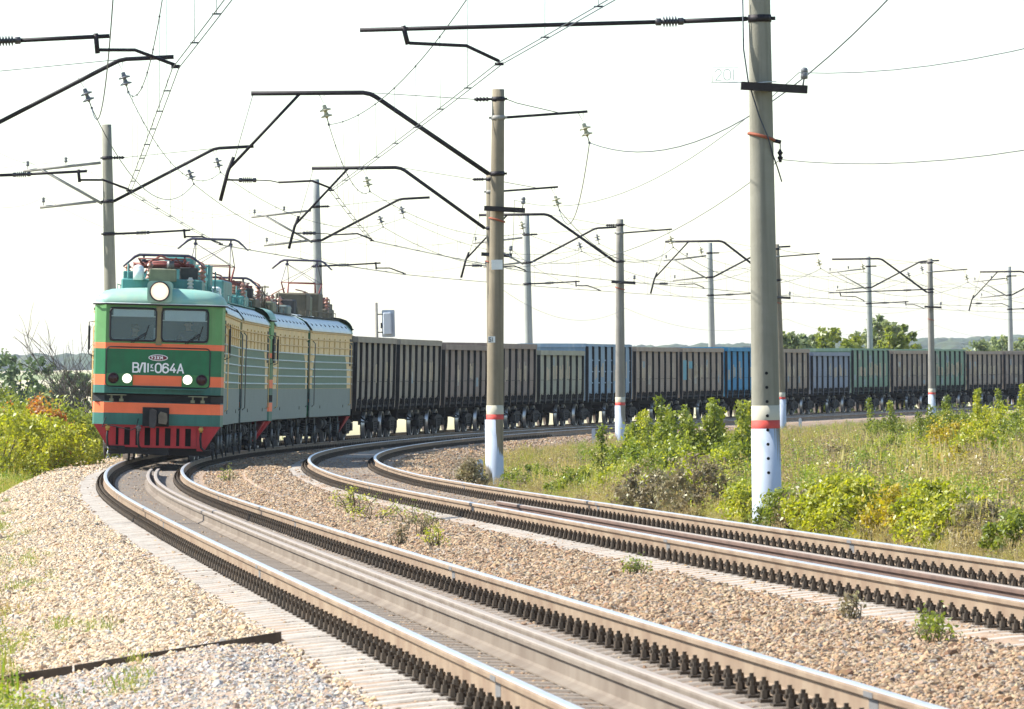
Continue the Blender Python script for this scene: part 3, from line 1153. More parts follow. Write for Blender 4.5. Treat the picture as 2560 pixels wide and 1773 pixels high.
def pantograph(parent, yc, zb, ztop, raised, red):
    """double-arm diamond pantograph on four insulators"""
    e = empty('pantograph', (0, yc, 0), 0, 0, parent)
    col = PT['rred']
    for sx in (-1, 1):
        for sy in (-1, 1):
            b = MB()
            insulator_mb(b, (sx * .66, sy * .72, zb - .30), (0, 0, 1), 3, .115, .085, .05, 12)
            b.build('base_insulator', PT['clay'], e)
    b = MB()
    b.path([(-.72, -.72, zb), (.72, -.72, zb)], .055, 8)
    b.path([(-.72, .72, zb), (.72, .72, zb)], .055, 8)
    for sx in (-.62, .62):
        b.path([(sx, -.72, zb), (sx, .72, zb)], .035, 8)
    b.tube((-.5, 0, zb + .05), (.5, 0, zb + .05), .07, n=10)
    b.build('base_frame', col, e)
    if raised:
        kz = zb + (ztop - zb) * .40
        ky = 1.25
    else:
        kz = zb + .14
        ky = 1.55
    for sy in (-1, 1):
        b = MB()
        for sx in (-1, 1):
            b.path([(sx * .50, sy * .30, zb), (sx * .56, sy * ky, kz)], [.035, .022], 8)
        b.path([(-.56, sy * ky, kz), (.56, sy * ky, kz)], .016, 6)
        b.build('lower_arm', col, e)
        b = MB()
        for sx in (-1, 1):
            b.path([(sx * .56, sy * ky, kz), (sx * .50, sy * .14, ztop - .13)], .013, 6)
        b.path([(-.56, sy * ky, kz), (.50, sy * .14, ztop - .13)], .009, 6)
        b.path([(.56, sy * ky, kz + .004), (-.50, sy * .14, ztop - .134)], .009, 6)
        b.build('upper_arm', PT['bow'], e)
    for sy in (-1, 1):
        b = MB()
        pts = [(-1.0, sy * .17, ztop - .30), (-.86, sy * .17, ztop - .17), (-.72, sy * .17, ztop - .05), (-.60, sy * .17, ztop), (.60, sy * .17, ztop), (.72, sy * .17, ztop - .05), (.86, sy * .17, ztop - .17), (1.0, sy * .17, ztop - .30)]
        b.path(pts, [.014, .022, .030, .032, .032, .030, .022, .014], 8)
        b.build('collector_bow', PT['bow'], e)
    b = MB()
    for sx in (-1, 1):
        b.path([(sx * .5, -.17, ztop - .03), (sx * .5, -.1, ztop - .13), (sx * .5, .1, ztop - .13), (sx * .5, .17, ztop - .03)], .02, 6)
        b.cbox(sx * .5, 0, ztop - .14, .10, .26, .07)
    b.build('bow_carrier', PT['bow'], e)
    return e


def roof_insulator(parent, x, y, z, h, m, r=.10, n=4):
    b = MB()
    b.tube((x, y, z), (x, y, z + .06), .07, n=10)
    insulator_mb(b, (x, y, z + .05), (0, 0, 1), n, r, (h - .08) / n, .045, 12)
    return b.build('roof_insulator', m, parent)


def roof_box(parent, name, x0, x1, y0, y1, z0, z1, m, b=.04):
    k = MB()
    k.bbox(x0, x1, y0, y1, z0, z1, b)
    return k.build(name, m, parent)


def make_section(style, raised, lettered):
    """one cab-fronted half of the twin electric locomotive; y runs from the cab face back, z from the rail tops"""
    root = empty('electric_locomotive', (0, 0, 0))
    L = 15.25
    YS = .62                                     # where the straight sides begin

    # ---- sides
    for sx in (-1, 1):
        b = MB()
        b.box(sx * HW - .03 if sx > 0 else -HW, HW if sx > 0 else -HW + .03, YS + .002, L, .91, 1.80)
        b.build('side_skirt', PT['grey'], root)
        b = MB()
        b.box(HW - .042 if sx > 0 else -HW + .012, HW - .012 if sx > 0 else -HW + .042, YS + .002, L - .02, 1.802, 3.65)
        b.build('side_wall', PT['cream'], root)
        # grey-green field with arched upper corners
        fld = MB()
        y0, y1, zt = 2.15, L - .75, 2.86
        poly = [(y0, 1.81), (y1, 1.81), (y1 - .10, 2.3), (y1 - .35, 2.62), (y1 - .85, zt), (y0 + .85, zt), (y0 + .35, 2.62), (y0 + .10, 2.3)]
        xo = sx * (HW - .009)
        fld.prism(poly, 'X', xo - sx * .004, xo)
        fld.build('side_panel', PT['ggreen'], root)
        # raised ribs along the side
        for k in range(8):
            z = 1.95 + .232 * k
            r_ = MB()
            r_.prism([(-.012, z - .024), (.040, z - .008), (.040, z + .008), (-.012, z + .024)], 'Y', YS + .05, L - .06)
            for i, v in enumerate(r_.v):
                r_.v[i] = (sx * (HW - .004 + v[0]), v[1], v[2])
            r_.build('side_rib', PT['white'] if k < 5 else PT['cream'], root)
        # uprights between the intake louvres
        for yy in [3.2 + 1.9 * k for k in range(6)]:
            b = MB()
            b.box(min(sx * (HW - .01), sx * (HW + .018)), max(sx * (HW - .01), sx * (HW + .018)), yy, yy + .05, 2.88, 3.42)
            b.build('louvre_post', PT['cream'], root)
        for yy in (YS + .95, L - .7):
            b = MB()
            xo = sx * (HW + .07)
            b.path([(sx * HW, yy, 3.30), (xo, yy, 3.22), (xo, yy, 1.30), (sx * HW, yy, 1.24)], .016, 6)
            b.build('grab_rail', PT['cream'] if yy < 5 else PT['steelg'], root)
        for yy in (3.6, 11.8):
            b = MB()
            b.tube((sx * (HW - .01), yy, 1.22), (sx * (HW + .012), yy, 1.22), .05, n=8)
            b.build('inspection_port', PT['black'], root)
        # cab side window and mirror
        b = MB()
        b.box(min(sx * (HW - .01), sx * (HW + .006)), max(sx * (HW - .01), sx * (HW + .006)), YS + .18, YS + .78, 2.55, 3.45)
        b.build('cab_side_window', PT['rubber'], root)
        b = MB()
        b.path([(sx * HW, YS + .1, 3.35), (sx * (HW + .13), YS - .02, 3.33), (sx * (HW + .13), YS - .02, 2.55), (sx * HW, YS + .1, 2.50)], .013, 6)
        b.box(min(sx * (HW + .095), sx * (HW + .15)), max(sx * (HW + .095), sx * (HW + .15)), YS - .05, YS - .02, 2.66, 3.24)
        b.build('rear_view_mirror', PT['rubber'], root)
    # ---- back end
    b = MB()
    b.box(-HW + .05, HW - .05, L - .01, L + .02, .95, 3.6)
    b.prism([(-HW + .04, 3.6), (HW - .04, 3.6), (1.30, 3.98), (.85, 4.14), (0, 4.2), (-.85, 4.14), (-1.30, 3.98)], 'Y', L - .01, L + .022)
    b.build('rear_wall', PT['green'], root)
    b = MB()
    b.box(-.55, .55, L + .022, L + .50, 1.1, 3.4)
    b.build('gangway', PT['black'], root)
    # ---- roof
    prof = [(-HW - .03, 3.62), (-HW - .03, 3.66), (-HW + .03, 3.74), (-1.42, 3.90), (-1.15, 4.04), (-.75, 4.15), (0, 4.20), (.75, 4.15), (1.15, 4.04), (1.42, 3.90), (HW - .03, 3.74), (HW + .03, 3.66), (HW + .03, 3.62)]
    vs, fs = [], []
    ys = [YS + .72, 5, 9, L - .02]
    for y in ys:
        vs += [(x, y, z) for x, z in prof]
    n = len(prof)
    for i in range(len(ys) - 1):
        fs += [(i * n + k, i * n + k + 1, (i + 1) * n + k + 1, (i + 1) * n + k) for k in range(n - 1)]
    b = MB()
    b.add(vs, fs, 0, True)
    b.build('roof', PT['white'], root)
    for sx in (-1, 1):
        for yy in (2.2, 3.7, 5.2, 6.7, 8.2, 9.7, 11.2, 12.7, 14.2):
            b = MB()
            b.cbox(0, 0, 0, .03, .09, .11)
            b.build('roof_vent_hatch', PT['rubber'], root, (sx * 1.475, yy, 3.83), (0, sx * -.95, 0))
    # ---- cab roof: brow sloping up and back from the gutter
    b = MB()
    rings = []
    for z, fr, hw, sd in ((3.79, .02, HW + .02, YS + .2), (3.86, .0, HW + .02, YS + .3), (3.98, .05, HW - .05, YS + .5), (4.08, .13, HW - .16, YS + .7), (4.14, .24, HW - .36, YS + .8), (4.175, .42, HW - .70, YS + .83), (4.20, .75, HW - 1.2, YS + .85)):
        rings.append((outline(fr, sd, min(.36, hw * .4), hw), z))
    v_, f_ = loft(rings)
    b.add(v_, f_, 0, True)
    # sides of the cab roof run back to meet the main roof
    vs, fs = [], []
    for y in (YS + .2, YS + .74):
        vs += [(x, y, z) for x, z in prof]
    fs = [(k, k + 1, n + k + 1, n + k) for k in range(n - 1)]
    b.add([(x * 1.004, y, z + (.003 if z > 3.7 else 0)) for x, y, z in vs], fs, 0, True)
    b.build('cab_roof', PT['rteal'], root)
    b = MB()
    gp = outline(-.03, YS + .2, .32, HW + .045)
    b.path([(x, y, 3.775) for x, y in gp], .022, 6)
    b.build('gutter', PT['rubber'], root)
    b = MB()
    b.path([(x, y, 3.797) for x, y in outline(-.035, YS + .2, .32, HW + .045)], .012, 6)
    b.build('gutter_lip', PT['white'], root)
    # ---- cab face, zone by zone from the buffer beam up
    zones = [('buffer_beam', .87, 1.15, .00, .00, 'teal'), ('stripe', 1.15, 1.405, .00, .00, 'orange'),
             ('beam_top', 1.405, 1.43, .00, .16, 'teal'), ('recess', 1.43, 1.59, .34, .34, 'rubber'), ('recess_lintel', 1.59, 1.625, .30, .06, 'black'),  # recess is blackened: its deep shadow is painted in
             ('cab_panel', 1.625, 1.82, .06, .06, 'teal'), ('stripe', 1.82, 2.07, .06, .06, 'orange'),
             ('cab_panel', 2.07, 2.70, .06, .06, 'green'), ('stripe', 2.70, 2.84, .06, .07, 'orange')]
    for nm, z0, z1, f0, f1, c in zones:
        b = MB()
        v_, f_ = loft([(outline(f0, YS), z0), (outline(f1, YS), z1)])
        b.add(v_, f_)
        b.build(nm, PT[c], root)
    b = MB()
    b.box(-HW + .06, HW - .06, .10, .5, 1.418, 1.428)
    b.build('recess_floor', PT['black'], root)
    # window belt: solid round two openings
    FY = .07
    wl, wr, wz0, wz1 = (-1.18, -.06), (.06, 1.18), 2.90, 3.68
    b = MB()
    v_, f_ = loft([(outline(FY, YS), 2.84), (outline(FY, YS), wz0 - .02)])
    b.add(v_, f_)
    v_, f_ = loft([(outline(FY, YS), wz1 + .02), (outline(FY, YS), 3.79)])
    b.add(v_, f_)
    o_ = outline(FY, YS)
    for k in (0, 1, 3, 4):
        (xa, ya), (xb, yb) = o_[k], o_[k + 1]
        b.add([(xa, ya, wz0 - .02), (xb, yb, wz0 - .02), (xb, yb, wz1 + .02), (xa, ya, wz1 + .02)], [(0, 1, 2, 3)])
    for x0, x1 in ((-HW + .30, wl[0]), (wr[1], HW - .30)):
        b.add([(x0, FY, wz0 - .02), (x1, FY, wz0 - .02), (x1, FY, wz1 + .02), (x0, FY, wz1 + .02)], [(0, 1, 2, 3)])
    b.build('window_belt', PT['lgreen'], root)
    b = MB()
    b.box(-.07, .07, FY - .03, FY + .06, wz0 - .1, wz1 + .06)
    b.build('centre_pillar', mat('pillar_ochre', (.23, .20, .10), .6, var=.2, scale=3), root)
    for x0, x1 in (wl, wr):
        w = empty('windscreen', (0, 0, 0), 0, 0, root)
        b = MB()
        pts = ring_frame(x0, x1, wz0, wz1, .10, 0)
        pts = pts + [pts[0], pts[1]]
        b.path([(x, FY - .01, z) for x, z in pts], .026, 6)
        b.build('seal', PT['rubber'], w)
        b = MB()
        p = ring_frame(x0 + .005, x1 - .005, wz0 + .005, wz1 - .005, .10, 0)
        b.prism(p, 'Y', FY + .012, FY + .018)
        b.build('pane', GLASS, w)
        b = MB()
        bot = 3.50 if x0 < 0 else 3.42
        b.box(x0 + .07, x1 - .07, FY + .035, FY + .045, bot, wz1)
        b.box(x0 + .02, x1 - .02, FY + .03, FY + .06, bot - .025, bot)
        b.build('sun_blind', PT['blind'], w)
        b = MB()
        xm = x0 + .52 if x0 < 0 else x0 + .58
        b.path([(xm, FY - .03, wz0 - .05), (xm + .05, FY - .06, wz0 + .0), (xm + .34, FY - .06, wz0 + .19)], .014, 6)
        b.path([(xm + .05, FY - .05, wz0 - .05), (xm + .10, FY - .055, wz0 - .01), (xm + .37, FY - .055, wz0 + .16)], .010, 6)
        b.path([(xm + .31, FY - .035, wz0 + .04), (xm + .42, FY - .035, wz0 + .38)], .012, 6)
        b.build('wiper', PT['rubber'], w)
    # interior of the cab
    b = MB()
    b.box(-HW + .08, HW - .08, 1.75, 1.80, 2.0, 3.75)
    b.box(-HW + .08, HW - .08, .35, 1.8, 2.0, 2.04)
    b.box(-HW + .045, -HW + .08, YS, 1.8, 2.0, 3.75)
    b.box(HW - .08, HW - .045, YS, 1.8, 2.0, 3.75)
    b.build('cab_interior', PT['cabin'], root)
    b = MB()
    b.bbox(-1.25, 1.25, .22, .62, 2.05, 2.94, .05)
    b.build('driving_desk', mat('desk_grey_blue', (.22, .29, .33), .6, var=.1, scale=2), root)
    b = MB()
    b.box(-.13, .02, .30, .33, 2.94, 3.22)
    b.build('paper_sheet', PT['blind'], root)
    # ---- front hatch with its lamps
    b = MB()
    pts = ring_frame(-1.25, 1.25, 1.79, 2.74, .10, 0)
    pts = pts + [pts[0], pts[1]]
    b.path([(x, .05, z) for x, z in pts], .014, 6)
    b.build('hatch_seam', PT['rubber'], root)
    for x0, x1 in ((-1.24, -.60), (.58, 1.24)):
        b = MB()
        b.box(x0, x1, .046, .060, 1.805, 2.10)
        b.build('lamp_panel', mat('lamp_panel_green', (.06, .24, .075), .5, var=.2, scale=2), root)
    for x, on in ((-1.07, 0), (-.74, 1), (.72, 1), (1.06, 0)):
        lm = empty('marker_lamp', (x, .04, 1.985), 0, 0, root)
        b = MB()
        b.lathe([(.135, .012), (.135, -.03), (.118, -.035), (.112, -.01)], axis='Y', n=24)
        b.build('rim', PT['lgreen'] if on else PT['rubber'], lm)
        b = MB()
        b.lathe([(.113, -.012), (.09, -.024), (.05, -.032), (.0005, -.035)], axis='Y', n=24)
        b.build('lens', LAMP_ON if (on and lettered) else PT['lampr'], lm)
    b = MB()
    b.box(-1.1, 1.1, -.06, .06, 1.735, 1.765)
    for k in range(6):
        b.box(-1.0 + .38 * k, -.96 + .38 * k, -.05, .06, 1.70, 1.735)
    b.build('hatch_rail', PT['teal'], root)
    for x in (-.98, .98):
        st = MB()
        st.box(x - .23, x + .23, -.10, .16, 1.57, 1.595)
        st.box(x - .14, x - .10, -.04, .16, 1.47, 1.57)
        st.box(x + .10, x + .14, -.04, .16, 1.47, 1.57)
        st.cbox(x - .12, -.03, 1.46, .10, .06, .07)
        st.cbox(x + .12, -.03, 1.46, .10, .06, .07)
        st.build('foot_step', PT['olive'], root)
    # ---- headlight in its square housing
    hl = empty('headlight', (0, 0, 4.10), 0, 0, root)
    b = MB()
    b.prism(ring_frame(-.30, .30, -.27, .25, .10, 0), 'Y', -.08, .60)
    b.build('housing', PT['rteal'], hl)
    b = MB()
    b.lathe([(.245, -.075), (.245, -.125), (.222, -.13), (.21, -.08)], axis='Y', n=32)
    b.build('rim', PT['rubber'], hl)
    b = MB()
    b.lathe([(.213, -.09), (.16, -.102), (.08, -.112), (.0005, -.115)], axis='Y', n=32)
    b.build('lens', HEAD_ON if lettered else PT['steelg'], hl)
    if lettered:
        b = MB()
        b.lathe([(.13, -.112), (.09, -.119), (.0005, -.124)], axis='Y', n=24)
        b.build('lit_reflector', HEAD_CORE, hl)
    # ---- number and works badge
    if lettered:
        b = MB()
        h, w = .215, .036
        x = write(b, 'ВЛ', -.60, 2.145, h, w, .046, .06, .10)
        x = write(b, '11', x - .045, 2.145, h, w, .046, .06, .30)
        write(b, 'К', x - .005, 2.245, .095, .018, .046, .06)
        b.box(x - .015, x + .065, .046, .06, 2.175, 2.205)
        x += .105
        write(b, '064А', x, 2.145, h, w, .046, .06, .20)
        b.build('number', PT['txt'], root)
        bd = empty('works_badge', (0, .045, 2.50), 0, 0, root)
        el = [(.235 * math.cos(t * math.pi / 16), .078 * math.sin(t * math.pi / 16)) for t in range(32)]
        b = MB()
        b.prism(el, 'Y', -.010, .012)
        b.build('rim', PT['txt'], bd)
        b = MB()
        b.prism([(x * .90, z * .80) for x, z in el], 'Y', -.016, -.009)
        b.build('plate', PT['maroon'], bd)
        b = MB()
        write(b, 'УЗЖМ', -.165, -.035, .07, .016, -.024, -.014, .42)
        b.build('lettering', PT['txt'], bd)
    # ---- coupler, hoses and pilot
    b = MB()
    b.box(-.34, .30, -.03, .02, .84, 1.30)
    b.build('coupler_pocket', PT['black'], root)
    cp = empty('coupler', (0, 0, 0), 0, 0, root)
    b = MB()
    b.prism([(-.16, .82), (-.05, .80), (.0, .88), (.02, 1.05), (.0, 1.22), (-.10, 1.27), (-.16, 1.24)], 'Y', -.42, .2)
    b.build('knuckle_claw', PT['dgrey'], cp)
    b = MB()
    b.prism([(.06, .92), (.24, .90), (.27, 1.0), (.25, 1.16), (.10, 1.20), (.05, 1.12)], 'Y', -.36, .2)
    b.build('small_claw', mat('coupler_worn', (.16, .14, .10), .6, var=.4, scale=6), cp)
    for x, m in ((-1.17, 'brass'), (-.42, 'steelg'), (1.08, 'brass')):
        b = MB()
        b.tube((x, -.10, .86), (x, -.10, .72), .045, n=8)
        b.cbox(x, -.11, .80, .11, .07, .05)
        b.build('air_valve', PT[m], root)
        b = MB()
        b.path([(x, -.10, .74), (x - .01, -.14, .55), (x + .01, -.13, .36), (x + .10, -.06, .27), (x + .24, .0, .30)], .028, 8)
        b.build('air_hose', PT['black'], root)
    b = MB()
    b.path([(-1.22, -.06, 1.04), (-1.30, -.14, .80), (-1.16, -.14, .86), (-.60, -.14, .74), (-.48, -.14, .80), (-.44, -.06, 1.02)], .013, 6)
    b.build('uncoupling_lever', PT['rubber'], root)
    # pilot: red trapezoid plate with upright slots between bars
    xs = [-1.52, -.93, -.82, -.71, -.62, -.42, -.36, -.20, -.14, .02, .10, .28, .33, .50, .55, .73, .80, .95, 1.52]
    b = MB()
    for y0_, y1_ in ((.07, .11),):
        top, bot = .868, .33
        # end plates
        b.prism([(-1.52, top), (-.98, top), (-.98, bot), (-1.16, bot)], 'Y', y0_, y1_)
        b.prism([(.98, top), (1.52, top), (1.16, bot - .06), (.98, bot - .06)], 'Y', y0_, y1_)
        b.box(-.98, .98, y0_, y1_, top - .06, top)
        b.box(-.98, .98, y0_, y1_, bot, bot + .05)
    b.build('pilot_frame', PT['red'], root)
    for k in range(8):
        x = -.90 + .245 * k + (.03 if k % 2 else 0)
        b = MB()
        b.prism([(x - .01, top - .06), (x + .125, top - .06), (x + .125, bot + .04), (x - .01, bot + .04)], 'Y', y0_ - .004, y1_ - .004)
        b.build('pilot_bar', PT['red'], root)
    for sx in (-1, 1):
        b = MB()
        b.prism([(.09, .866), (1.25, .866), (.09, .30)], 'X', sx * 1.50 - .02, sx * 1.50 + .02)
        for i, v in enumerate(b.v):
            k = (.866 - v[2]) / .56
            b.v[i] = (v[0] - sx * .36 * k, v[1], v[2])
        b.build('pilot_wing', PT['red'], root)
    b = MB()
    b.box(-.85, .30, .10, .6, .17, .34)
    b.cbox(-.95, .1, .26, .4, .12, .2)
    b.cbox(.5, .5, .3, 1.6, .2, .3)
    b.box(-1.12, 1.12, .30, .34, .30, .86)  # dark sheet added behind the slots so they read as shade
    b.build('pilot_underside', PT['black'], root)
    # ---- underframe and running gear
    b = MB()
    b.box(-1.3, 1.3, .15, L, .86, 1.0)
    b.box(-1.1, 1.1, 6.2, 9.0, .35, .9)
    b.build('underframe', PT['black'], root)
    b = MB()
    for yy in (6.3, 7.4):
        b.tube((1.15, yy, .66), (1.15, yy + .85, .66), .17, n=14)
        b.tube((-1.15, yy, .66), (-1.15, yy + .85, .66), .17, n=14)
    b.build('air_reservoir', PT['dgrey'], root)
    loco_bogie(root, 3.55)
    loco_bogie(root, L - 3.45)
    # ---- roof gear
    M1, M2 = (PT['mteal'], PT['teal']) if style == 'teal' else (PT['brown'], PT['olive'])
    roof_box(root, 'roof_plinth', -.98, .98, .95, 3.6, 4.12, 4.42, PT['mteal'] if style == 'teal' else PT['brown'])
    ztop = 6.02 if raised else 5.02
    pantograph(root, 2.35, 4.76, ztop, raised, True)
    roof_box(root, 'fan_housing', -.30, .36, .72, 1.02, 4.36, 4.66, PT['olive'], .02)
    b = MB()
    b.tube((-.56, .85, 4.38), (-.56, .85, 4.66), .13, n=16)
    b.lathe([(.13, 0), (.11, .05), (.06, .08), (.0005, .09)], (-.56, .85, 4.66), 'Z', 16)
    b.build('air_horn_tank', PT['white'], root)
    b = MB()
    b.tube((.21, .9, 4.66), (.21, .9, 4.86), .09, n=14)
    b.build('vent_can', PT['steelg'], root)
    for x, y, h in ((-.82, 1.0, .62), (1.02, 4.0, .7), (-.9, 6.2, .5), (1.05, 9.3, .62)):
        b = MB()
        b.tube((x, y, 4.05), (x, y, 4.15 + h), .028, .016, n=8)
        b.build('aerial_mast', PT['mteal'] if style == 'teal' else PT['brown'], root)
    roof_insulator(root, .70, .95, 4.12, .34, PT['lglaze'], .085, 3)
    roof_box(root, 'contactor_box', .42, .86, 1.25, 1.75, 4.42, 4.72, PT['dgrey'], .02)
    roof_box(root, 'contactor_box', -.95, -.70, 1.3, 2.4, 4.42, 4.60, M1, .02)
    roof_insulator(root, -.30, 1.25, 4.42, .40, PT['clay'], .09, 3)
    roof_insulator(root, .92, 2.9, 4.30, .55, PT['clay'], .10, 4)
    roof_insulator(root, -.92, 3.1, 4.30, .50, PT['clay'], .10, 4)
    b = MB()
    b.path([(-.30, 1.25, 4.84), (-.05, 1.3, 4.98), (.3, 1.4, 4.86), (.64, 1.5, 4.74)], .022, 8)
    b.path([(.21, .9, 4.86), (.34, .95, 4.93), (.45, 1.1, 4.80)], .018, 8)
    b.path([(-.56, .85, 4.74), (-.7, 1.2, 4.80), (-.6, 1.7, 4.72)], .016, 8)
    b.path([(.92, 2.9, 4.86), (.6, 3.6, 5.0), (.3, 5.0, 5.06)], .016, 8)
    b.build('power_cables', PT['rred'], root)
    # resistor house and coolers
    if style == 'teal':
        roof_box(root, 'resistor_house', -.10, .62, 5.2, 7.0, 4.15, 5.05, M1)
        roof_box(root, 'resistor_house', .25, .95, 8.2, 10.2, 4.12, 4.92, M1)
        roof_box(root, 'resistor_house', -.9, .0, 8.4, 12.8, 4.15, 4.72, M1)
        roof_box(root, 'cooler_hood', .72, 1.12, 11.2, 12.4, 4.02, 4.42, PT['white'])
    else:
        roof_box(root, 'resistor_house', -.95, .10, 4.8, 6.4, 4.12, 4.90, M1)
        roof_box(root, 'resistor_house', -.80, .25, 6.9, 8.3, 4.12, 4.78, M2)
        roof_box(root, 'resistor_house', -.95, .05, 9.2, 10.6, 4.12, 4.84, M1)
        roof_box(root, 'resistor_house', -.70, .20, 11.1, 12.2, 4.12, 4.62, PT['dgrey'])
        roof_box(root, 'cooler_hood', .70, 1.15, 5.6, 7.0, 4.05, 4.40, PT['olive'])
        roof_box(root, 'cooler_hood', .70, 1.15, 11.8, 13.4, 4.05, 4.36, PT['grey'])
    for k in range(6):
        roof_insulator(root, .58 + .12 * (k % 2), 4.3 + 1.55 * k, 4.12, .36, PT['clay'], .11, 3)
    b = MB()
    b.path([(.58, 3.2, 4.56), (.62, 4.3, 4.52), (.64, 6.5, 4.52), (.66, 9, 4.54), (.62, 12.3, 4.52)], .03, 8)
    b.path([(-.5, 3.2, 4.60), (-.4, 5.2, 4.95), (-.2, 6.4, 5.0)], .022, 8)
    b.build('bus_bar', PT['rred'] if style == 'teal' else PT['clay'], root)
    b = MB()
    b.tube((.95, 3.9, 4.08), (.95, 3.9, 4.80), .03, n=8)
    for a in range(4):
        t = a * math.pi / 2 + .4
        b.tube((.95 + .22 * math.cos(t), 3.9 + .22 * math.sin(t), 4.08), (.95, 3.9, 4.75), .012, n=6)
    b.path([(.75, 3.9, 4.80), (1.15, 3.9, 4.80)], .018, 6)
    b.build('lightning_arrester_stand', PT['mteal'] if style == 'teal' else PT['brown'], root)
    cr = random.Random(5 if style == 'teal' else 9)
    for k in range(13):
        x, y = cr.uniform(-.85, .95), 3.4 + k * .87 + cr.uniform(-.2, .2)
        c = cr.random()
        if c < .45:
            roof_insulator(root, x, y, 4.10, cr.uniform(.34, .62), PT['clay'], cr.uniform(.08, .12), cr.choice((3, 4)))
        elif c < .75:
            roof_box(root, 'roof_box', x - .16, x + .16, y - .3, y + .3, 4.08, 4.08 + cr.uniform(.22, .5), cr.choice((M1, PT['dgrey'], PT['olive'])), .02)
        else:
            b = MB()
            b.lathe([(.10, 0), (.13, .03), (.13, .22), (.07, .30), (.0005, .31)], (x, y, 4.12), 'Z', 14)
            b.build('roof_cowl', cr.choice((M1, PT['steelg'], PT['dgrey'])), root)
    b = MB()
    for k in range(7):
        x, y = cr.uniform(-.7, .9), 3.2 + 1.55 * k
        b.path([(x, y, 4.5), (x + cr.uniform(-.3, .3), y + .5, 4.62 + cr.uniform(0, .2)), (x + cr.uniform(-.3, .3), y + 1.4, 4.5)], .014, 6)
    b.build('roof_cables', PT['rubber'], root)
    b = MB()
    for sx in (-1, 1):
        b.path([(sx * 1.1, 1.7, 4.28), (sx * 1.1, 14.2, 4.28)], .012, 6)
        for k in range(9):
            b.path([(sx * 1.1, 1.8 + k * 1.5, 4.06), (sx * 1.1, 1.8 + k * 1.5, 4.28)], .010, 6)
    b.build('roof_rail', M1, root)
    for sx in (-1, 1):
        b = MB()
        b.box(min(sx * .98, sx * 1.20), max(sx * .98, sx * 1.20), 1.6, L - .6, 4.07, 4.095)
        b.build('roof_walkway', PT['mteal'] if style == 'teal' else PT['dgrey'], root)
    return root


S0 = 13.816
secs = [(0.0, 'teal', False, True, False, 'leading green locomotive section with lit headlamps, white number and pantograph folded down'),
        (16.42, 'teal', True, False, True, 'second green and cream locomotive section, behind the leading cab, pantograph raised'),
        (32.84, 'brown', False, False, False, 'third locomotive section, its green cab face partly hidden, brown roof boxes'),
        (49.26, 'brown', True, False, True, 'rearmost locomotive section next to the freight wagons, pantograph raised')]
for ds, st, up, let, rev, lab in secs:
    sec = make_section(st, up, let)
    o, rz, ro = train_frame(S0 + ds, 15.25, (3.6, 11.7))
    if rev:
        p2, _, _ = train_frame(S0 + ds, 15.25, (3.6, 11.7))
        d = Vector((-math.sin(rz), math.cos(rz), 0))
        sec.location = o + d * 15.25
        sec.rotation_euler = (0, -ro, rz + math.pi)
    else:
        sec.location = o
        sec.rotation_euler = (0, ro, rz)
    tag(sec, lab, 'locomotive', 'four coupled sections of the electric locomotive')
# ------------------------------------------------------------------ gondola wagons
def wagon_paint(name, c, c2, patch):
    return mat(name, c, .75, var=.3, scale=1.1, col2=c2, streak=.55, col3=patch)


WP = {
    'taupe': wagon_paint('wagon_taupe', (0.316, 0.273, 0.209), (0.241, 0.197, 0.152), (0.431, 0.354, 0.241)),
    'brown': wagon_paint('wagon_brown', (0.278, 0.209, 0.165), (0.190, 0.139, 0.114), (0.418, 0.329, 0.228)),
    'olive': wagon_paint('wagon_olive_grey', (0.342, 0.335, 0.247), (0.254, 0.254, 0.190), (0.455, 0.418, 0.304)),
    'slate': wagon_paint('wagon_slate_grey', (0.236, 0.270, 0.341), (0.183, 0.218, 0.280), (0.349, 0.367, 0.385)),
    'steel': wagon_paint('wagon_steel_blue', (0.244, 0.349, 0.437), (0.183, 0.270, 0.358), (0.401, 0.454, 0.480)),
    'blue': wagon_paint('wagon_bright_blue', (0.026, 0.254, 0.454), (0.018, 0.183, 0.367), (0.218, 0.393, 0.480)),
    'green': wagon_paint('wagon_grey_green', (0.203, 0.316, 0.215), (0.152, 0.241, 0.165), (0.329, 0.393, 0.278)),
    'rose': wagon_paint('wagon_faded_brown', (0.349, 0.270, 0.201), (0.262, 0.192, 0.144), (0.454, 0.367, 0.262)),
}
GRIME = mat('wagon_underframe_grime', (.013, .012, .011), .9, var=.4, scale=2.0)
CASTING = mat('bogie_casting', (.030, .026, .023), .8, var=.4, scale=3.0)
WEB = mat('post_web_shade', (.020, .019, .018), .9, var=.4, scale=4.0)  # near-black post flanks: their shade is put into the colour
PLANK = mat('stencil_faded', (.66, .53, .35), .8, var=.3, scale=6.0, streak=.5, col3=(.22, .18, .13))
PATCH_A = mat('repaint_grey_blue', (.30, .36, .38), .8, var=.25, scale=5.0, streak=.4)
PATCH_B = mat('repaint_pale_grey', (.42, .38, .31), .8, var=.25, scale=5.0, streak=.4)
SKYB = mat('stencil_blue_patch', (.16, .38, .45), .8, var=.2, scale=5.0)


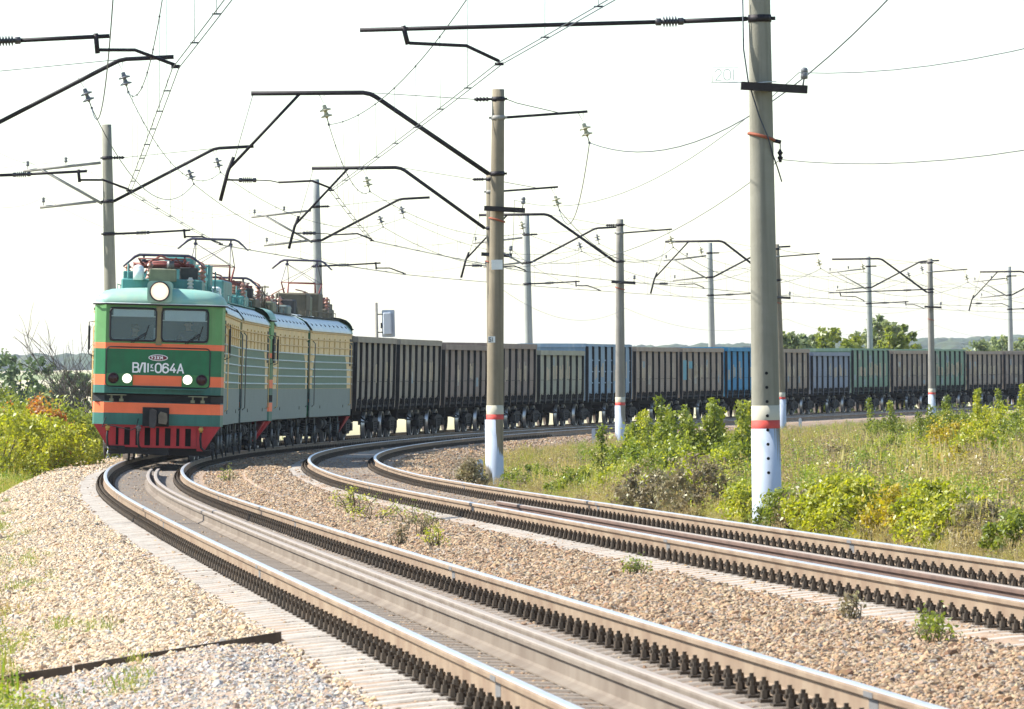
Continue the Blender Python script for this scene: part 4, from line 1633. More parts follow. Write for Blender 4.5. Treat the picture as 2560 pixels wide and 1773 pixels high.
def wagon_bogie(parent, yc):
    e = empty('bogie', (0, yc, 0), 0, 0, parent)
    for dy in (-.925, .925):
        wheelset(e, dy, .475, False)
    for sx in (-1, 1):
        x = sx * 1.02
        b = MB()
        b.prism([(-1.2, .40), (-1.2, .58), (-.95, .66), (-.55, .74), (.55, .74), (.95, .66), (1.2, .58), (1.2, .40), (1.02, .40), (.92, .52), (.72, .48), (.42, .24), (-.42, .24), (-.72, .48), (-.92, .52), (-1.02, .40)], 'X', x - .07, x + .07)
        for dy in (-.925, .925):
            b.cbox(x, dy, .47, .24, .30, .26)
        b.build('side_frame', CASTING, e)
        b = MB()
        for dy in (-.24, 0, .24):
            for k in range(4):
                b.lathe([(.07, -.02), (.095, 0), (.07, .02)], (x + sx * .05, dy, .34 + k * .085), 'Z', 8)
        b.build('springs', CASTING, e)
    b = MB()
    b.cbox(0, 0, .70, 2.1, .42, .22)
    b.build('bolster', GRIME, e)
    return e


WAG_ME = {}


def wagon_proto(top, chord, ribs, col, lowside):
    """open gondola: posts and panels on the sides, top chord, floor hatches with latches, two bogies"""
    root = empty('gondola_wagon', (0, 0, 0))
    P = WP[col]
    L = 12.7
    floor = 1.40
    for sx in (-1, 1):
        xi, xo = sx * 1.44, sx * 1.475
        b = MB()
        n = 7
        for k in range(n):
            y0 = L * k / n + .06
            y1 = L * (k + 1) / n - .06
            # pressed panel with a shallow outward bulge
            zs = (floor, floor + .10, (floor + top) / 2, top - .25, top - .12)
            bul = (0, .035, .05, .035, 0)
            vs = []
            for z, u in zip(zs, bul):
                vs += [(sx * 1.455, y0, z), (sx * (1.455 + u), y0 + .25, z), (sx * (1.455 + u), y1 - .25, z), (sx * 1.455, y1, z)]
            fs = [(4 * i + j, 4 * i + j + 1, 4 * i + j + 5, 4 * i + j + 4) for i in range(4) for j in range(3)]
            pb = MB()
            pb.add(vs, fs)
            pb.build('side_panel', P, root)
        for k in range(n + 1):
            y = L * k / n
            w = .085 if 0 < k < n else .12
            d = .125 if 0 < k < n else .14
            y = min(max(y, .12), L - .12)
            pb = MB()
            z0 = 1.02
            vs = [(sx * 1.44, y - w, top - .10), (sx * (1.44 + d), y - w * .6, top - .12), (sx * (1.44 + d), y + w * .6, top - .12), (sx * 1.44, y + w, top - .10),
                  (sx * 1.44, y - w, z0 + .05), (sx * (1.44 + d), y - w * .6, z0 + .35), (sx * (1.44 + d), y + w * .6, z0 + .35), (sx * 1.44, y + w, z0 + .05),
                  (sx * (1.44 + d - .03), y - .035, z0), (sx * (1.44 + d - .03), y + .035, z0)]
            fs = [(0, 1, 5, 4), (1, 2, 6, 5), (2, 3, 7, 6), (5, 6, 9, 8), (4, 5, 8), (6, 7, 9), (4, 8, 9, 7), (0, 3, 2, 1)]
            pb.add(vs, fs)
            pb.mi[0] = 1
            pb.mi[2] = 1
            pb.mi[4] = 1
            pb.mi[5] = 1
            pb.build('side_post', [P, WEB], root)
        b = MB()
        h = .20 if chord else .09
        b.box(min(sx * 1.40, sx * (1.60 if chord else 1.57)), max(sx * 1.40, sx * (1.60 if chord else 1.57)), 0, L, top - h, top)
        b.build('top_chord', P, root)
        if ribs:
            for z in (1.85, 2.35, 2.85):
                b = MB()
                b.box(min(sx * 1.47, sx * 1.515), max(sx * 1.47, sx * 1.515), .2, L - .2, z, z + .05)
                b.build('side_rib', P, root)
        else:
            b = MB()
            b.box(min(sx * 1.47, sx * 1.512), max(sx * 1.47, sx * 1.512), .2, L - .2, floor + .62, floor + .635)
            b.build('panel_seam', GRIME, root)
        for k in range(n):
            y0 = L * k / n
            b = MB()
            for dy in (.5, 1.2):
                b.cbox(sx * 1.52, y0 + dy, 1.30, .06, .07, .18)
                b.path([(sx * 1.55, y0 + dy - .1, 1.36), (sx * 1.57, y0 + dy, 1.42), (sx * 1.55, y0 + dy + .12, 1.30)], .022, 6)
            b.build('hatch_latch', CASTING, root)
    for y0 in (0, L - .05):
        b = MB()
        b.box(-1.44, 1.44, y0, y0 + .05, 1.1, top - .02)
        b.build('end_wall', P if col not in ('blue',) else P, root)
        yo = y0 - .045 if y0 == 0 else y0 + .05
        for z in (1.7, 2.25, 2.8):
            b = MB()
            b.box(-1.42, 1.42, min(yo, yo + .045), max(yo, yo + .045), z, z + .1)
            b.build('end_rib', P, root)
        b = MB()
        b.box(-1.46, 1.46, y0 - .05, y0 + .10, top - .16, top + .012)
        b.build('end_chord', P, root)
    b = MB()
    b.box(-1.40, 1.40, .05, L - .05, 1.28, 1.40)
    b.box(-.35, .35, -.3, L + .3, .82, 1.28)
    for k in range(8):
        y = L * k / 7
        b.box(-1.44, 1.44, max(y - .06, 0.02), min(y + .06, L - .02), 1.04, 1.30)
    for k in range(7):
        y = L * (k + .5) / 7
        for sx in (-1, 1):
            b.prism([(sx * .4, 1.27), (sx * 1.50, 1.22), (sx * 1.50, 1.14), (sx * .4, 1.20)], 'Y', y - .72, y + .72)
    b.build('underframe', GRIME, root)
    for y0 in (-.45, L - .15):
        b = MB()
        b.box(-.14, .14, y0, y0 + .6, .90, 1.18)
        b.build('coupler', CASTING, root)
    b = MB()
    b.tube((-.6, 6.5, .72), (.6, 6.5, .72), .19, n=12)
    b.path([(.9, 4.9, .75), (1.2, 5.6, .62), (1.2, 7.2, .62), (.9, 7.8, .75)], .03, 6)
    b.box(-.9, .9, 5.0, 5.3, .60, 1.0)
    b.build('brake_gear', GRIME, root)
    wagon_bogie(root, 2.02)
    wagon_bogie(root, L - 2.02)
    return root


protos = {}
WG = [  # top height, deep chord, ribs, colour, label
    (3.56, 1, 0, 'taupe', 'taupe gondola wagon coupled straight behind the locomotive'),
    (3.55, 1, 0, 'taupe', 'taupe gondola wagon, second behind the locomotive, left of the near mast'),
    (3.42, 1, 0, 'brown', 'brown low-sided gondola wagon just left of the near concrete mast, third in the train'),
    (3.52, 1, 0, 'brown', 'brown gondola wagon just right of the nearer mast, fourth in the train'),
    (3.28, 1, 0, 'olive', 'low olive grey gondola wagon between the brown wagons and the slate blue one'),
    (3.60, 0, 1, 'steel', 'slate blue gondola wagon standing behind the mast with a red band'),
    (3.50, 1, 0, 'rose', 'faded brown gondola wagon just right of the slate blue one'),
    (3.50, 1, 0, 'rose', 'brown gondola wagon with a pale blue patch on its side'),
    (3.56, 1, 0, 'blue', 'bright blue gondola wagon, partly hidden by the thick foreground mast'),
    (3.52, 1, 0, 'rose', 'brown gondola wagon just right of the thick foreground mast'),
    (3.36, 1, 0, 'slate', 'low blue grey gondola wagon between a brown and a green one'),
    (3.60, 0, 0, 'green', 'green gondola wagon next to the low blue grey one'),
    (3.50, 1, 0, 'rose', 'brown gondola wagon between the two green ones'),
    (3.60, 0, 0, 'green', 'green gondola wagon half behind the farther inner mast'),
    (3.50, 1, 0, 'rose', 'brown gondola wagon right of the last green one'),
    (3.50, 1, 0, 'brown', 'brown gondola wagon cut by the right edge of the picture'),
    (3.55, 1, 0, 'taupe', 'last gondola wagon, beyond the right edge of the picture')]
for i, (top, ch, ribs, col, lab) in enumerate(WG):
    key = (top, ch, ribs, col)
    if key in protos:
        w = copy_tree(protos[key])
    else:
        w = wagon_proto(top, ch, ribs, col, top < 3.4)
        protos[key] = w
    sf = S0 + 65.75 + 13.92 * i
    o, rz, ro = train_frame(sf, 12.7, (2.02, 10.68))
    w.location = o
    w.rotation_euler = (0, ro, rz)
    tag(w, lab, 'wagon', 'gondola wagons of the freight train')
    wr = random.Random(50 + i)
    # faded stencils and patches on the middle panels
    for k in range(7):
        y0 = 12.7 * k / 7
        n = wr.choice((0, 2, 2, 3)) if 0 < k < 6 else wr.choice((0, 0, 1))
        for j in range(n):
            yy = y0 + .30 + .42 * j + wr.random() * .12
            ww = wr.uniform(.14, .30)
            z = wr.choice((2.0, 2.05, 2.1)) + wr.uniform(-.06, .06)
            h = min(wr.uniform(.45, .75), top - .30 - z)
            b = MB()
            b.box(1.512, 1.517, yy, min(yy + ww, y0 + 1.5), z, z + h)
            b.build('painted_patch', PLANK, w)
        if wr.random() < .4:
            z = wr.uniform(1.5, 3.0)
            b = MB()
            b.box(1.5125, 1.5165, y0 + .35, y0 + .35 + wr.uniform(.3, .9), z, min(z + wr.uniform(.2, .5), top - .3))
            b.build('repair_patch', wr.choice((PATCH_A, PATCH_B)), w)
    if i == 7:
        for yy, z, hh in ((.55, 1.95, .95), (2.3, 2.5, .35)):
            b = MB()
            b.box(1.519, 1.524, yy, yy + 1.0, z, z + hh)
            b.build('painted_patch', SKYB, w)

# ------------------------------------------------------------------ two men in the leading cab
def person(name, base, label, cloth, hair, look):
    """seated figure grown by a skin modifier along its skeleton; +x is his left, he faces -y"""
    J = [(0, 0, 0, .15), (0, .02, .16, .14), (0, .03, .34, .155), (0, .02, .47, .12), (0, .0, .55, .055), (0, -.02, .62, .07), (0, -.03, .70, .095), (0, -.025, .77, .08),
         (-.17, .02, .46, .075), (-.27, -.06, .24, .052), (-.22, -.30, .20, .042), (-.19, -.38, .21, .040),
         (.17, .02, .46, .075), (.28, -.06, .24, .052), (.20, -.30, .20, .042), (.17, -.38, .21, .040),
         (-.10, -.20, .0, .09), (-.11, -.46, .0, .075), (.10, -.20, .0, .09), (.11, -.46, .0, .075)]
    E = [(0, 1), (1, 2), (2, 3), (3, 4), (4, 5), (5, 6), (6, 7), (3, 8), (8, 9), (9, 10), (10, 11), (3, 12), (12, 13), (13, 14), (14, 15), (0, 16), (16, 17), (0, 18), (18, 19)]
    me = bpy.data.meshes.new(name)
    me.from_pydata([j[:3] for j in J], E, [])
    ob = bpy.data.objects.new(name, me)
    COL.objects.link(ob)
    ob.modifiers.new('skin', 'SKIN')
    for i, v in enumerate(me.skin_vertices[0].data):
        v.radius = (J[i][3], J[i][3])
        v.use_root = (i == 0)
    ob.modifiers.new('sub', 'SUBSURF').levels = 2
    dg = bpy.context.evaluated_depsgraph_get()
    me2 = bpy.data.meshes.new_from_object(ob.evaluated_get(dg))
    ob.modifiers.clear()
    ob.data = me2
    me2.materials.clear()
    me2.materials.append(cloth)
    me2.materials.append(SKIN_M)
    for p in me2.polygons:
        c = p.center
        p.material_index = 1 if (c.z > .545 or c.y < -.32) else 0
        p.use_smooth = True
    # face: nose, brow ridge and ears pushed out of the head
    b = MB()
    b.lathe([(.0005, .03), (.012, .02), (.016, 0), (.0005, -.02)], (0, -.125, .685), 'Z', 8)
    for sx in (-1, 1):
        b.lathe([(.0005, -.02), (.018, -.005), (.018, .01), (.0005, .02)], (sx * .092, -.02, .69), 'X', 8)
    b.build('face_features', SKIN_M, ob)
    b = MB()
    for sx in (-1, 1):
        b.cbox(sx * .034, -.118, .712, .026, .02, .010)
    b.cbox(0, -.115, .640, .045, .02, .008)
    b.build('eyes_and_mouth', hair, ob)
    b = MB()
    b.lathe([(.097, .70), (.108, .74), (.10, .80), (.06, .845), (.0005, .855)], (0, .005, 0), 'Z', 16)
    b.build('hair', hair, ob)
    ob.location = base[0]
    ob.rotation_euler = (0, base[1], base[2] + look)
    ob['label'] = label
    ob['category'] = 'person'
    return ob


SKIN_M = mat('skin', (.50, .30, .22), .55, var=.1, scale=8)
co, crz, cro = train_frame(S0, 15.25, (3.6, 11.7))
CM = Matrix.Translation(co) @ Matrix.Rotation(crz, 4, 'Z') @ Matrix.Rotation(cro, 4, 'Y')
person('person', (CM @ Vector((-.62, .98, 2.46)), cro, crz), 'person in a dark jacket seated behind the left cab window', mat('jacket_navy', (.03, .045, .07), .8, var=.2, scale=6), mat('hair_dark', (.02, .016, .014), .7, var=.2, scale=9), .1)
person('person', (CM @ Vector((.68, .95, 2.63)), cro, crz), 'person in a dark grey jumper at the controls behind the right cab window', mat('jumper_grey', (.04, .05, .065), .85, var=.2, scale=6), mat('hair_brown', (.035, .022, .016), .7, var=.2, scale=9), -.1)
# ------------------------------------------------------------------ catenary masts
CONC = {
    'warm': mat('concrete_warm', (0.244, 0.209, 0.146), .9, var=.22, scale=1.6, col2=(0.188, 0.161, 0.111), streak=.75, col3=(0.139, 0.118, 0.083), bump=.2, bscale=30),
    'pale': mat('concrete_pale', (0.262, 0.256, 0.206), .9, var=.18, scale=1.6, col2=(0.212, 0.206, 0.162), streak=.75, col3=(0.150, 0.145, 0.111), bump=.2, bscale=30),
    'cool': mat('concrete_cool', (0.348, 0.370, 0.342), .9, var=.15, scale=1.6, col2=(0.279, 0.292, 0.279), streak=.55, col3=(0.223, 0.230, 0.216), bump=.2, bscale=30),
    'grey': mat('concrete_grey', (0.265, 0.251, 0.216), .9, var=.2, scale=1.6, col2=(0.209, 0.196, 0.167), streak=.65, col3=(0.153, 0.139, 0.118), bump=.2, bscale=30),
}
B_WHITE = mat('base_whitewash', (.46, .52, .60), .85, var=.12, scale=2.0, streak=.3, col3=(.36, .40, .45))
B_RED = mat('band_red', (.58, .07, .05), .7, var=.15, scale=3.0)
B_CREAM = mat('band_cream', (.52, .49, .38), .85, var=.12, scale=2.0)
STEEL = mat('cantilever_steel', (.022, .018, .022), .6, metal=.3, var=.4, scale=3.0)
GALV = mat('bracket_galvanised', (.33, .32, .29), .7, var=.3, scale=3.0)
RUSTB = mat('strap_rust_red', (.36, .10, .05), .7, var=.3, scale=5.0)
WIRE = mat('wire_dark', (.05, .06, .075), .5, metal=.5, var=.2, scale=2.0)
GLZ = mat('insulator_glass_amber', (.45, .42, .26), .3, var=.2, scale=5.0, coat=.4)
GLZG = mat('insulator_grey', (.17, .175, .18), .35, var=.2, scale=5.0, coat=.3)
RODI = mat('rod_insulator_dark', (.055, .05, .055), .35, var=.3, scale=6, coat=.3)
HOLE = mat('mast_hole', (.01, .01, .01), .9, var=.1, scale=4)
PLATE = mat('plate_white', (.75, .78, .76), .6, var=.1, scale=6)
INK = mat('plate_ink', (.05, .05, .05), .6, var=.1, scale=6)
ZB = -0.9


def pole_r(z, top, rt):
    return rt + .0078 * (top - z)


def mast(s, o, top, lean, conc, rt, label, group, band=True):
    x, y = W2(s, o)
    t = th_at(s)
    zb = float(z_at(s))
    root = empty('catenary_mast', (float(x), float(y), zb), -t)
    tag(root, label, 'mast', group)
    b = MB()
    n = 10
    prof = []
    b.path([(lean * (z / top), 0, z) for z in np.linspace(ZB, top, n)], [pole_r(z, top, rt) for z in np.linspace(ZB, top, n)], 28)
    b.build('pole', CONC[conc], root)
    if band:
        for nm, z0, z1, m in (('white_base', ZB, .93, B_WHITE), ('red_band', .932, 1.045, B_RED), ('cream_band', 1.047, 1.25, B_CREAM)):
            b = MB()
            prof = [(pole_r(z0, top, rt) + .003, z0), (pole_r(z1, top, rt) + .003, z1), (pole_r(z1, top, rt) - .01, z1)]
            b.lathe(prof, (lean * .1 * (z0 + z1) / 2 / top * 0 + lean * (z0 + z1) / 2 / top, 0, 0), 'Z', 28)
            b.build(nm, m, root)
    root['lean'] = lean
    return root


def px_at(root, z, top): return root['lean'] * z / top


def clamp_band(root, z, top, rt, m=None, w=.05):
    b = MB()
    r = pole_r(z, top, rt)
    b.lathe([(r - .01, -w), (r + .012, -w), (r + .012, w), (r - .01, w)], (px_at(root, z, top), 0, z), 'Z', 24)
    b.cbox(px_at(root, z, top) + r + .03, 0, z, .07, .06, .05)
    b.cbox(px_at(root, z, top) - r - .03, 0, z, .07, .06, .05)
    return b.build('clamp', m or STEEL, root)


def disc_insulator(root, p, d, m, length=.52, r=.135):
    """hanger loop with two discs, then the clamp for the wire; returns the wire point"""
    p = Vector(p)
    d = Vector(d).normalized()
    h = MB()
    h.path([p + Vector((-.06, 0, .02)), p + d * .22, p + Vector((.06, 0, .02))], .008, 6)
    h.build('hanger', STEEL, root)
    q = p + d * .24
    b = MB()
    b.lathe_dir([(.012, 0), (.045, .01), (.05, .06), (.055, .085), (r, .115), (r, .14), (.045, .125), (.04, .17), (.05, .20), (.055, .225), (r, .255), (r, .28), (.045, .265), (.03, .30), (.012, .32)], q, d, 12)
    b.build('disc_insulator', m, root)
    e = q + d * .46
    c = MB()
    c.path([q + d * .31, e], .012, 6)
    c.cbox(e.x, e.y, e.z, .05, .10, .05)
    c.build('wire_clamp', STEEL, root)
    return e


def rod_insulator(root, p, q, m=None):
    p, q = Vector(p), Vector(q)
    d = q - p
    L = d.length
    b = MB()
    n = 5
    prof = [(.03, 0), (.052, .01), (.052, L * .2), (.03, L * .22)]
    for k in range(n):
        h = L * (.24 + .52 * k / n)
        prof += [(.032, h), (.085, h + L * .04), (.032, h + L * .08)]
    prof += [(.03, L * .78), (.052, L * .8), (.052, L - .01), (.03, L)]
    b.lathe_dir(prof, p, d, 12)
    return b.build('rod_insulator', m or RODI, root)


def bar(root, name, pts, r, m=None, n=8):
    b = MB()
    b.path(pts, r, n)
    return b.build(name, m or STEEL, root)


SUP = {'m1': {}, 'c1': {}, 'f1': {}, 'm2': {}, 'c2': {}, 'fd': {}}     # wire supports by chainage


def to_world(root, p):
    t = -root.rotation_euler.z
    c, s = math.cos(t), math.sin(t)
    return Vector((root.location.x + c * p[0] + s * p[1], root.location.y - s * p[0] + c * p[1], root.location.z + p[2]))


def inner_mast(s, top, lean, conc, typ, label, number=None, holes=False):
    """mast on the inside of the curve, its cantilever reaching left over the right-hand track"""
    rt = .135
    root = mast(s, 7.8, top, lean, conc, rt, label, 'masts on the inside of the curve')
    P = lambda z: px_at(root, z, top)
    ztop = 8.34
    zj = 7.35 if holes else 6.46
    # cantilever tube with its knee
    clamp_band(root, zj, top, rt)
    bar(root, 'cantilever', [(P(zj) - .20, 0, zj), (-2.50, 0, ztop - .10), (-2.62, 0, ztop - .035), (-2.78, 0, ztop), (-5.3, 0, ztop + .03)], .052, n=10)
    zt = min(top - .22, 8.15)
    clamp_band(root, zt, top, rt)
    b = MB()
    insulator_mb(b, (P(zt) - .20, 0, zt), (-1, 0, 0), 4, .055, .075, .03, 10)
    b.build('tie_insulator', STEEL, root)
    bar(root, 'tie_wire', [(P(zt) - .5, 0, zt), (-2.66, 0, ztop + .0)], .008, WIRE, 6)
    # messenger wire hung under the arm
    e = disc_insulator(root, (-3.72, 0, ztop - .02), (.22, 0, -1), GLZ)
    SUP['m2'][s] = to_world(root, e)
    if typ == 'stay':
        bar(root, 'stay', [(-4.16, 0, ztop + .05), (-5.86, 0, 6.66)], .034, n=8)
        bar(root, 'drop_post', [(-5.72, 0, 6.95), (-5.86, 0, 6.62), (-6.04, 0, 5.97)], .042, n=8)
        bar(root, 'drop_rod', [(-5.26, 0, ztop), (-5.70, 0, 6.92)], .008, WIRE, 6)
        bar(root, 'link_rod', [(-5.90, 0, 6.44), (-5.62, 0, 6.43)], .02)
        rod_insulator(root, (-5.62, 0, 6.43), (-5.22, 0, 6.42))
        bar(root, 'link_rod', [(-5.22, 0, 6.42), (-4.90, 0, 6.40), (-4.73, 0, 6.36)], .012)
        bar(root, 'steady_arm', [(-4.73, 0, 6.36), (-3.97, 0, 6.38), (-3.54, 0, 6.20)], .024)
        tip = Vector((-3.54, 0, 6.16))
    else:
        clamp_band(root, 6.62, top, rt)
        bar(root, 'bracket_rod', [(P(6.6) - .18, 0, 6.62), (-1.02, 0, 6.60)], .034)
        rod_insulator(root, (-1.02, 0, 6.60), (-1.42, 0, 6.595))
        bar(root, 'bracket_rod', [(-1.42, 0, 6.595), (-5.52, 0, 6.55)], .030)
        bar(root, 'drop_post', [(-4.92, 0, 6.60), (-4.86, 0, 6.34)], .034)
        bar(root, 'steady_arm', [(-4.84, 0, 6.36), (-4.05, 0, 6.31), (-3.60, 0, 6.09)], .024)
        tip = Vector((-3.60, 0, 6.05))
    c = MB()
    c.path([tip + Vector((0, 0, .05)), tip], .012, 6)
    c.cbox(tip.x, 0, tip.z, .12, .06, .04)
    c.build('contact_clamp', STEEL, root)
    SUP['c2'][s] = to_world(root, tip)
    # feeder arm on the field side
    za = 7.72 if top > 8.3 else 7.55
    clamp_band(root, za, top, rt, GALV)
    bar(root, 'feeder_arm', [(P(za) + .15, 0, za), (P(za) + 2.02, 0, za + .10)], .030)
    bar(root, 'arm_tie', [(P(zt) + .17, 0, zt), (P(zt) + .42, 0, zt - .10), (P(za) + 1.35, 0, za + .09)], .010, WIRE, 6)
    e = disc_insulator(root, (P(za) + 1.86, 0, za + .07), (.28, 0, -1), GLZ)
    SUP['fd'][s] = to_world(root, e)
    # crossbar with its pin insulator
    zc = 5.66
    r = pole_r(zc, top, rt)
    b = MB()
    b.prism([(-.06, -.055), (.06, -.055), (.06, .055), (-.06, .055)], 'X', -.30, .62)
    b.build('crossbar', mat('crossbar_tarred', (.035, .03, .028), .85, var=.3, scale=5), root, (P(zc), -r - .075, zc), (0, .075, 0))
    b = MB()
    b.tube((.56, 0, .05), (.57, 0, .16), .012, n=6)
    b.lathe([(.012, .14), (.05, .15), (.05, .22), (.035, .23), (.05, .24), (.045, .28), (.03, .30), (.0005, .305)], (.57, 0, 0), 'Z', 12)
    b.build('pin_insulator', GLZG, root, (P(zc), -r - .075, zc), (0, .075, 0))
    # slanting strap below it
    zs = 4.98 if typ == 'rod' else 5.42
    r = pole_r(zs, top, rt)
    b = MB()
    pts = [(P(zs) + (r + .012) * math.cos(a), (r + .012) * math.sin(a), zs - .05 * math.cos(a)) for a in np.linspace(0, 2 * math.pi, 21)]
    b.path(pts, .022, 6)
    b.build('strap', RUSTB, root)
    if number:
        r = pole_r(2.75, top, rt)
        pl = MB()
        pl.box(-.095, .065, -r - .012, -r - .006, 2.66, 2.80)
        o_ = pl.build('number_plate', PLATE, root)
        b = MB()
        write(b, number, -.075, 2.685, .09, .014, -r - .018, -r - .012, .35)
        b.build('digits', INK, o_)
        r = pole_r(4.4, top, rt)
        pl = MB()
        pl.box(-.12 + P(4.4), .13 + P(4.4), -r - .014, -r - .004, 4.30, 4.52)
        pl.build('warning_plate', PLATE, root)
    if holes:
        for k in range(8):
            z = .32 + .197 * k
            r = pole_r(z, top, rt) + .004
            a = math.radians(-88)
            b = MB()
            d = Vector((math.cos(a), math.sin(a), 0))
            p = d * (r - .02)
            b.tube((p.x, p.y, z), (p.x + d.x * .023, p.y + d.y * .023, z), .022, n=12)
            b.build('bolt_hole', HOLE, root)
    return root


inner = [
    (-56.5, 8.9, .05, 'pale', 'rod', 'thick foreground concrete mast with a red band and a column of dark holes', None, True),
    (2.5, 8.36, .26, 'warm', 'stay', 'brown concrete mast left of centre with red band, small number plate and leaning top', '51', False),
    (54.0, 8.15, .07, 'warm', 'stay', 'concrete mast almost hidden directly behind the brown mast left of centre', None, False),
    (112.0, 8.08, .15, 'grey', 'stay', 'slim concrete mast with red band standing in front of the slate blue wagon', None, False),
    (167.0, 8.12, -.10, 'warm', 'stay', 'slim mast just peeping out right of the thick foreground mast', None, False),
    (220.5, 8.27, .05, 'grey', 'rod', 'far inner mast with red band in front of the last green wagon', None, False),
    (274.0, 8.2, .0, 'grey', 'stay', 'inner mast beyond the right edge whose arm reaches into the picture', None, False)]
for a in inner:
    m_ = inner_mast(*a)
    if a[0] == -56.5:
        # looped cable, hook and wire frame holding the kilometre number
        bar(m_, 'down_cable', [(-.20, -.05, 6.9), (-.205, -.08, 6.2), (-.16, -.16, 5.75), (-.02, -.215, 5.25), (.10, -.20, 4.95), (.17, -.12, 4.72), (.24, -.02, 4.55), (.30, 0, 4.35)], .010, WIRE, 6)
        bar(m_, 'hook_arm', [(.18, 0, 4.93), (.30, 0, 4.90)], .028)
        b = MB()
        b.path([(.29, 0, 4.90), (.285, 0, 4.74)], .008, 6)
        insulator_mb(b, (.285, 0, 4.80), (0, 0, -1), 2, .04, .07, .02, 8)
        b.build('hanging_insulator', STEEL, m_)
        fr = empty('number_frame', (-.66, -.18, 5.74), 0, 0, m_)
        b = MB()
        b.path([(0, 0, 0), (0, 0, .20), (.36, 0, .20), (.36, 0, 0), (0, 0, 0)], .004, 5)
        b.path([(-.02, 0, 0), (.60, 0, -.02), (.9, .05, .0)], .006, 5)
        b.build('wire_frame', PLATE, fr)
        b = MB()
        write(b, '201', .045, .025, .15, .010, -.004, .004, .22)
        b.build('digits', PLATE, fr)


def outer_mast(s, top, conc, label, twin=True, kbr=True):
    """mast on the outside of the curve, its cantilever reaching right over the left-hand track"""
    rt = .14
    root = mast(s, -3.6, top, 0.0, conc, rt, label, 'masts on the outside of the curve', band=True)
    zj = 7.50
    clamp_band(root, zj, top, rt)
    zt = 9.02
    bar(root, 'cantilever', [(.17, 0, zj), (3.05, 0, zt - .10), (3.2, 0, zt - .03), (3.36, 0, zt), (4.40, 0, zt + .03)], .048, n=10)
    z2 = 8.80
    clamp_band(root, z2, top, rt)
    b = MB()
    insulator_mb(b, (.17, 0, z2), (1, 0, 0), 4, .055, .075, .03, 10)
    b.build('tie_insulator', STEEL, root)
    bar(root, 'tie_wire', [(.48, 0, z2), (3.3, 0, zt)], .008, WIRE, 6)
    e = disc_insulator(root, (3.22, 0, zt - .05), (.25, 0, -1), GLZG)
    SUP['m1'][s] = to_world(root, e)
    e = disc_insulator(root, (2.35, 0, 8.62), (.35, 0, -1), GLZG)
    SUP['f1'][s] = to_world(root, e)
    zr = 6.52
    clamp_band(root, zr, top, rt)
    bar(root, 'bracket_rod', [(.18, 0, zr), (.82, 0, zr + .01)], .034)
    rod_insulator(root, (.82, 0, zr + .01), (1.22, 0, zr + .02))
    bar(root, 'bracket_rod', [(1.22, 0, zr + .02), (2.45, 0, zr + .06)], .030)
    bar(root, 'drop_post', [(2.26, 0, zr + .10), (2.28, 0, zr - .18)], .034)
    bar(root, 'steady_arm', [(2.28, 0, zr - .13), (2.80, 0, zr - .14), (3.36, 0, zr - .36)], .024)
    tip = Vector((3.36, 0, zr - .40))
    c = MB()
    c.cbox(tip.x, 0, tip.z + .02, .12, .06, .05)
    c.build('contact_clamp', STEEL, root)
    SUP['c1'][s] = to_world(root, tip)
    if kbr:
        b = MB()
        b.path([(-.20, 0, 8.66), (-2.53, 0, 8.46)], .045, 6)
        b.build('upper_crossarm', GALV, root)
        b = MB()
        b.path([(-.18, 0, 7.43), (-2.0, 0, 8.50)], .045, 6)
        b.build('diagonal_brace', GALV, root)
        b = MB()
        b.path([(-.36, 0, 7.50), (-2.06, 0, 7.36)], .045, 6)
        b.build('lower_crossarm', GALV, root)
        for x, z in ((-2.40, 8.48), (-1.25, 8.57), (-1.95, 7.38)):
            b = MB()
            b.tube((x, 0, z), (x, 0, z + .14), .012, n=6)
            b.lathe([(.012, .12), (.05, .13), (.05, .19), (.03, .205), (.05, .22), (.04, .27), (.0005, .28)], (x, 0, z), 'Z', 10)
            b.build('pin_insulator', GLZG, root)
    return root


outer = [
    (-55.5, 9.8, 'grey', 'mast beyond the left edge whose upper bracket reaches into the picture'),
    (-1.0, 9.8, 'grey', 'mast beyond the left edge whose long dark arm reaches into the picture'),
    (53.5, 9.8, 'pale', 'tall grey concrete mast standing behind the leading locomotive cab'),
    (110.5, 9.85, 'cool', 'pale concrete mast rising behind the rear of the locomotive'),
    (164.5, 9.7, 'cool', 'pale concrete mast behind the wagons just right of the brown mast'),
    (217.0, 9.35, 'cool', 'pale concrete mast behind the wagons left of the thick foreground mast'),
    (269.0, 9.4, 'cool', 'pale concrete mast in front of the far trees'),
    (320.0, 9.45, 'cool', 'farthest pale concrete mast at the right edge of the picture')]
for s_, top_, c_, l_ in outer:
    outer_mast(s_, top_, c_, l_)

# ------------------------------------------------------------------ wires
def wire_pts(p, q, sag, n=18):
    return [p.lerp(q, i / n) + Vector((0, 0, -4 * sag * (i / n) * (1 - i / n))) for i in range(n + 1)]


def span_chain(name, sup, sag, r, label, cat, dx=0.0, dz=0.0, n=18):
    ks = sorted(sup)
    pts = []
    for a, b_ in zip(ks[:-1], ks[1:]):
        t = Vector((dx, 0, dz))
        seg = wire_pts(sup[a] + t, sup[b_] + t, sag, n)
        pts += seg if not pts else seg[1:]
    b = MB()
    b.path(pts, r, 5)
    o = b.build(name, WIRE)
    return tag(o, label, cat, 'overhead line wires'), pts


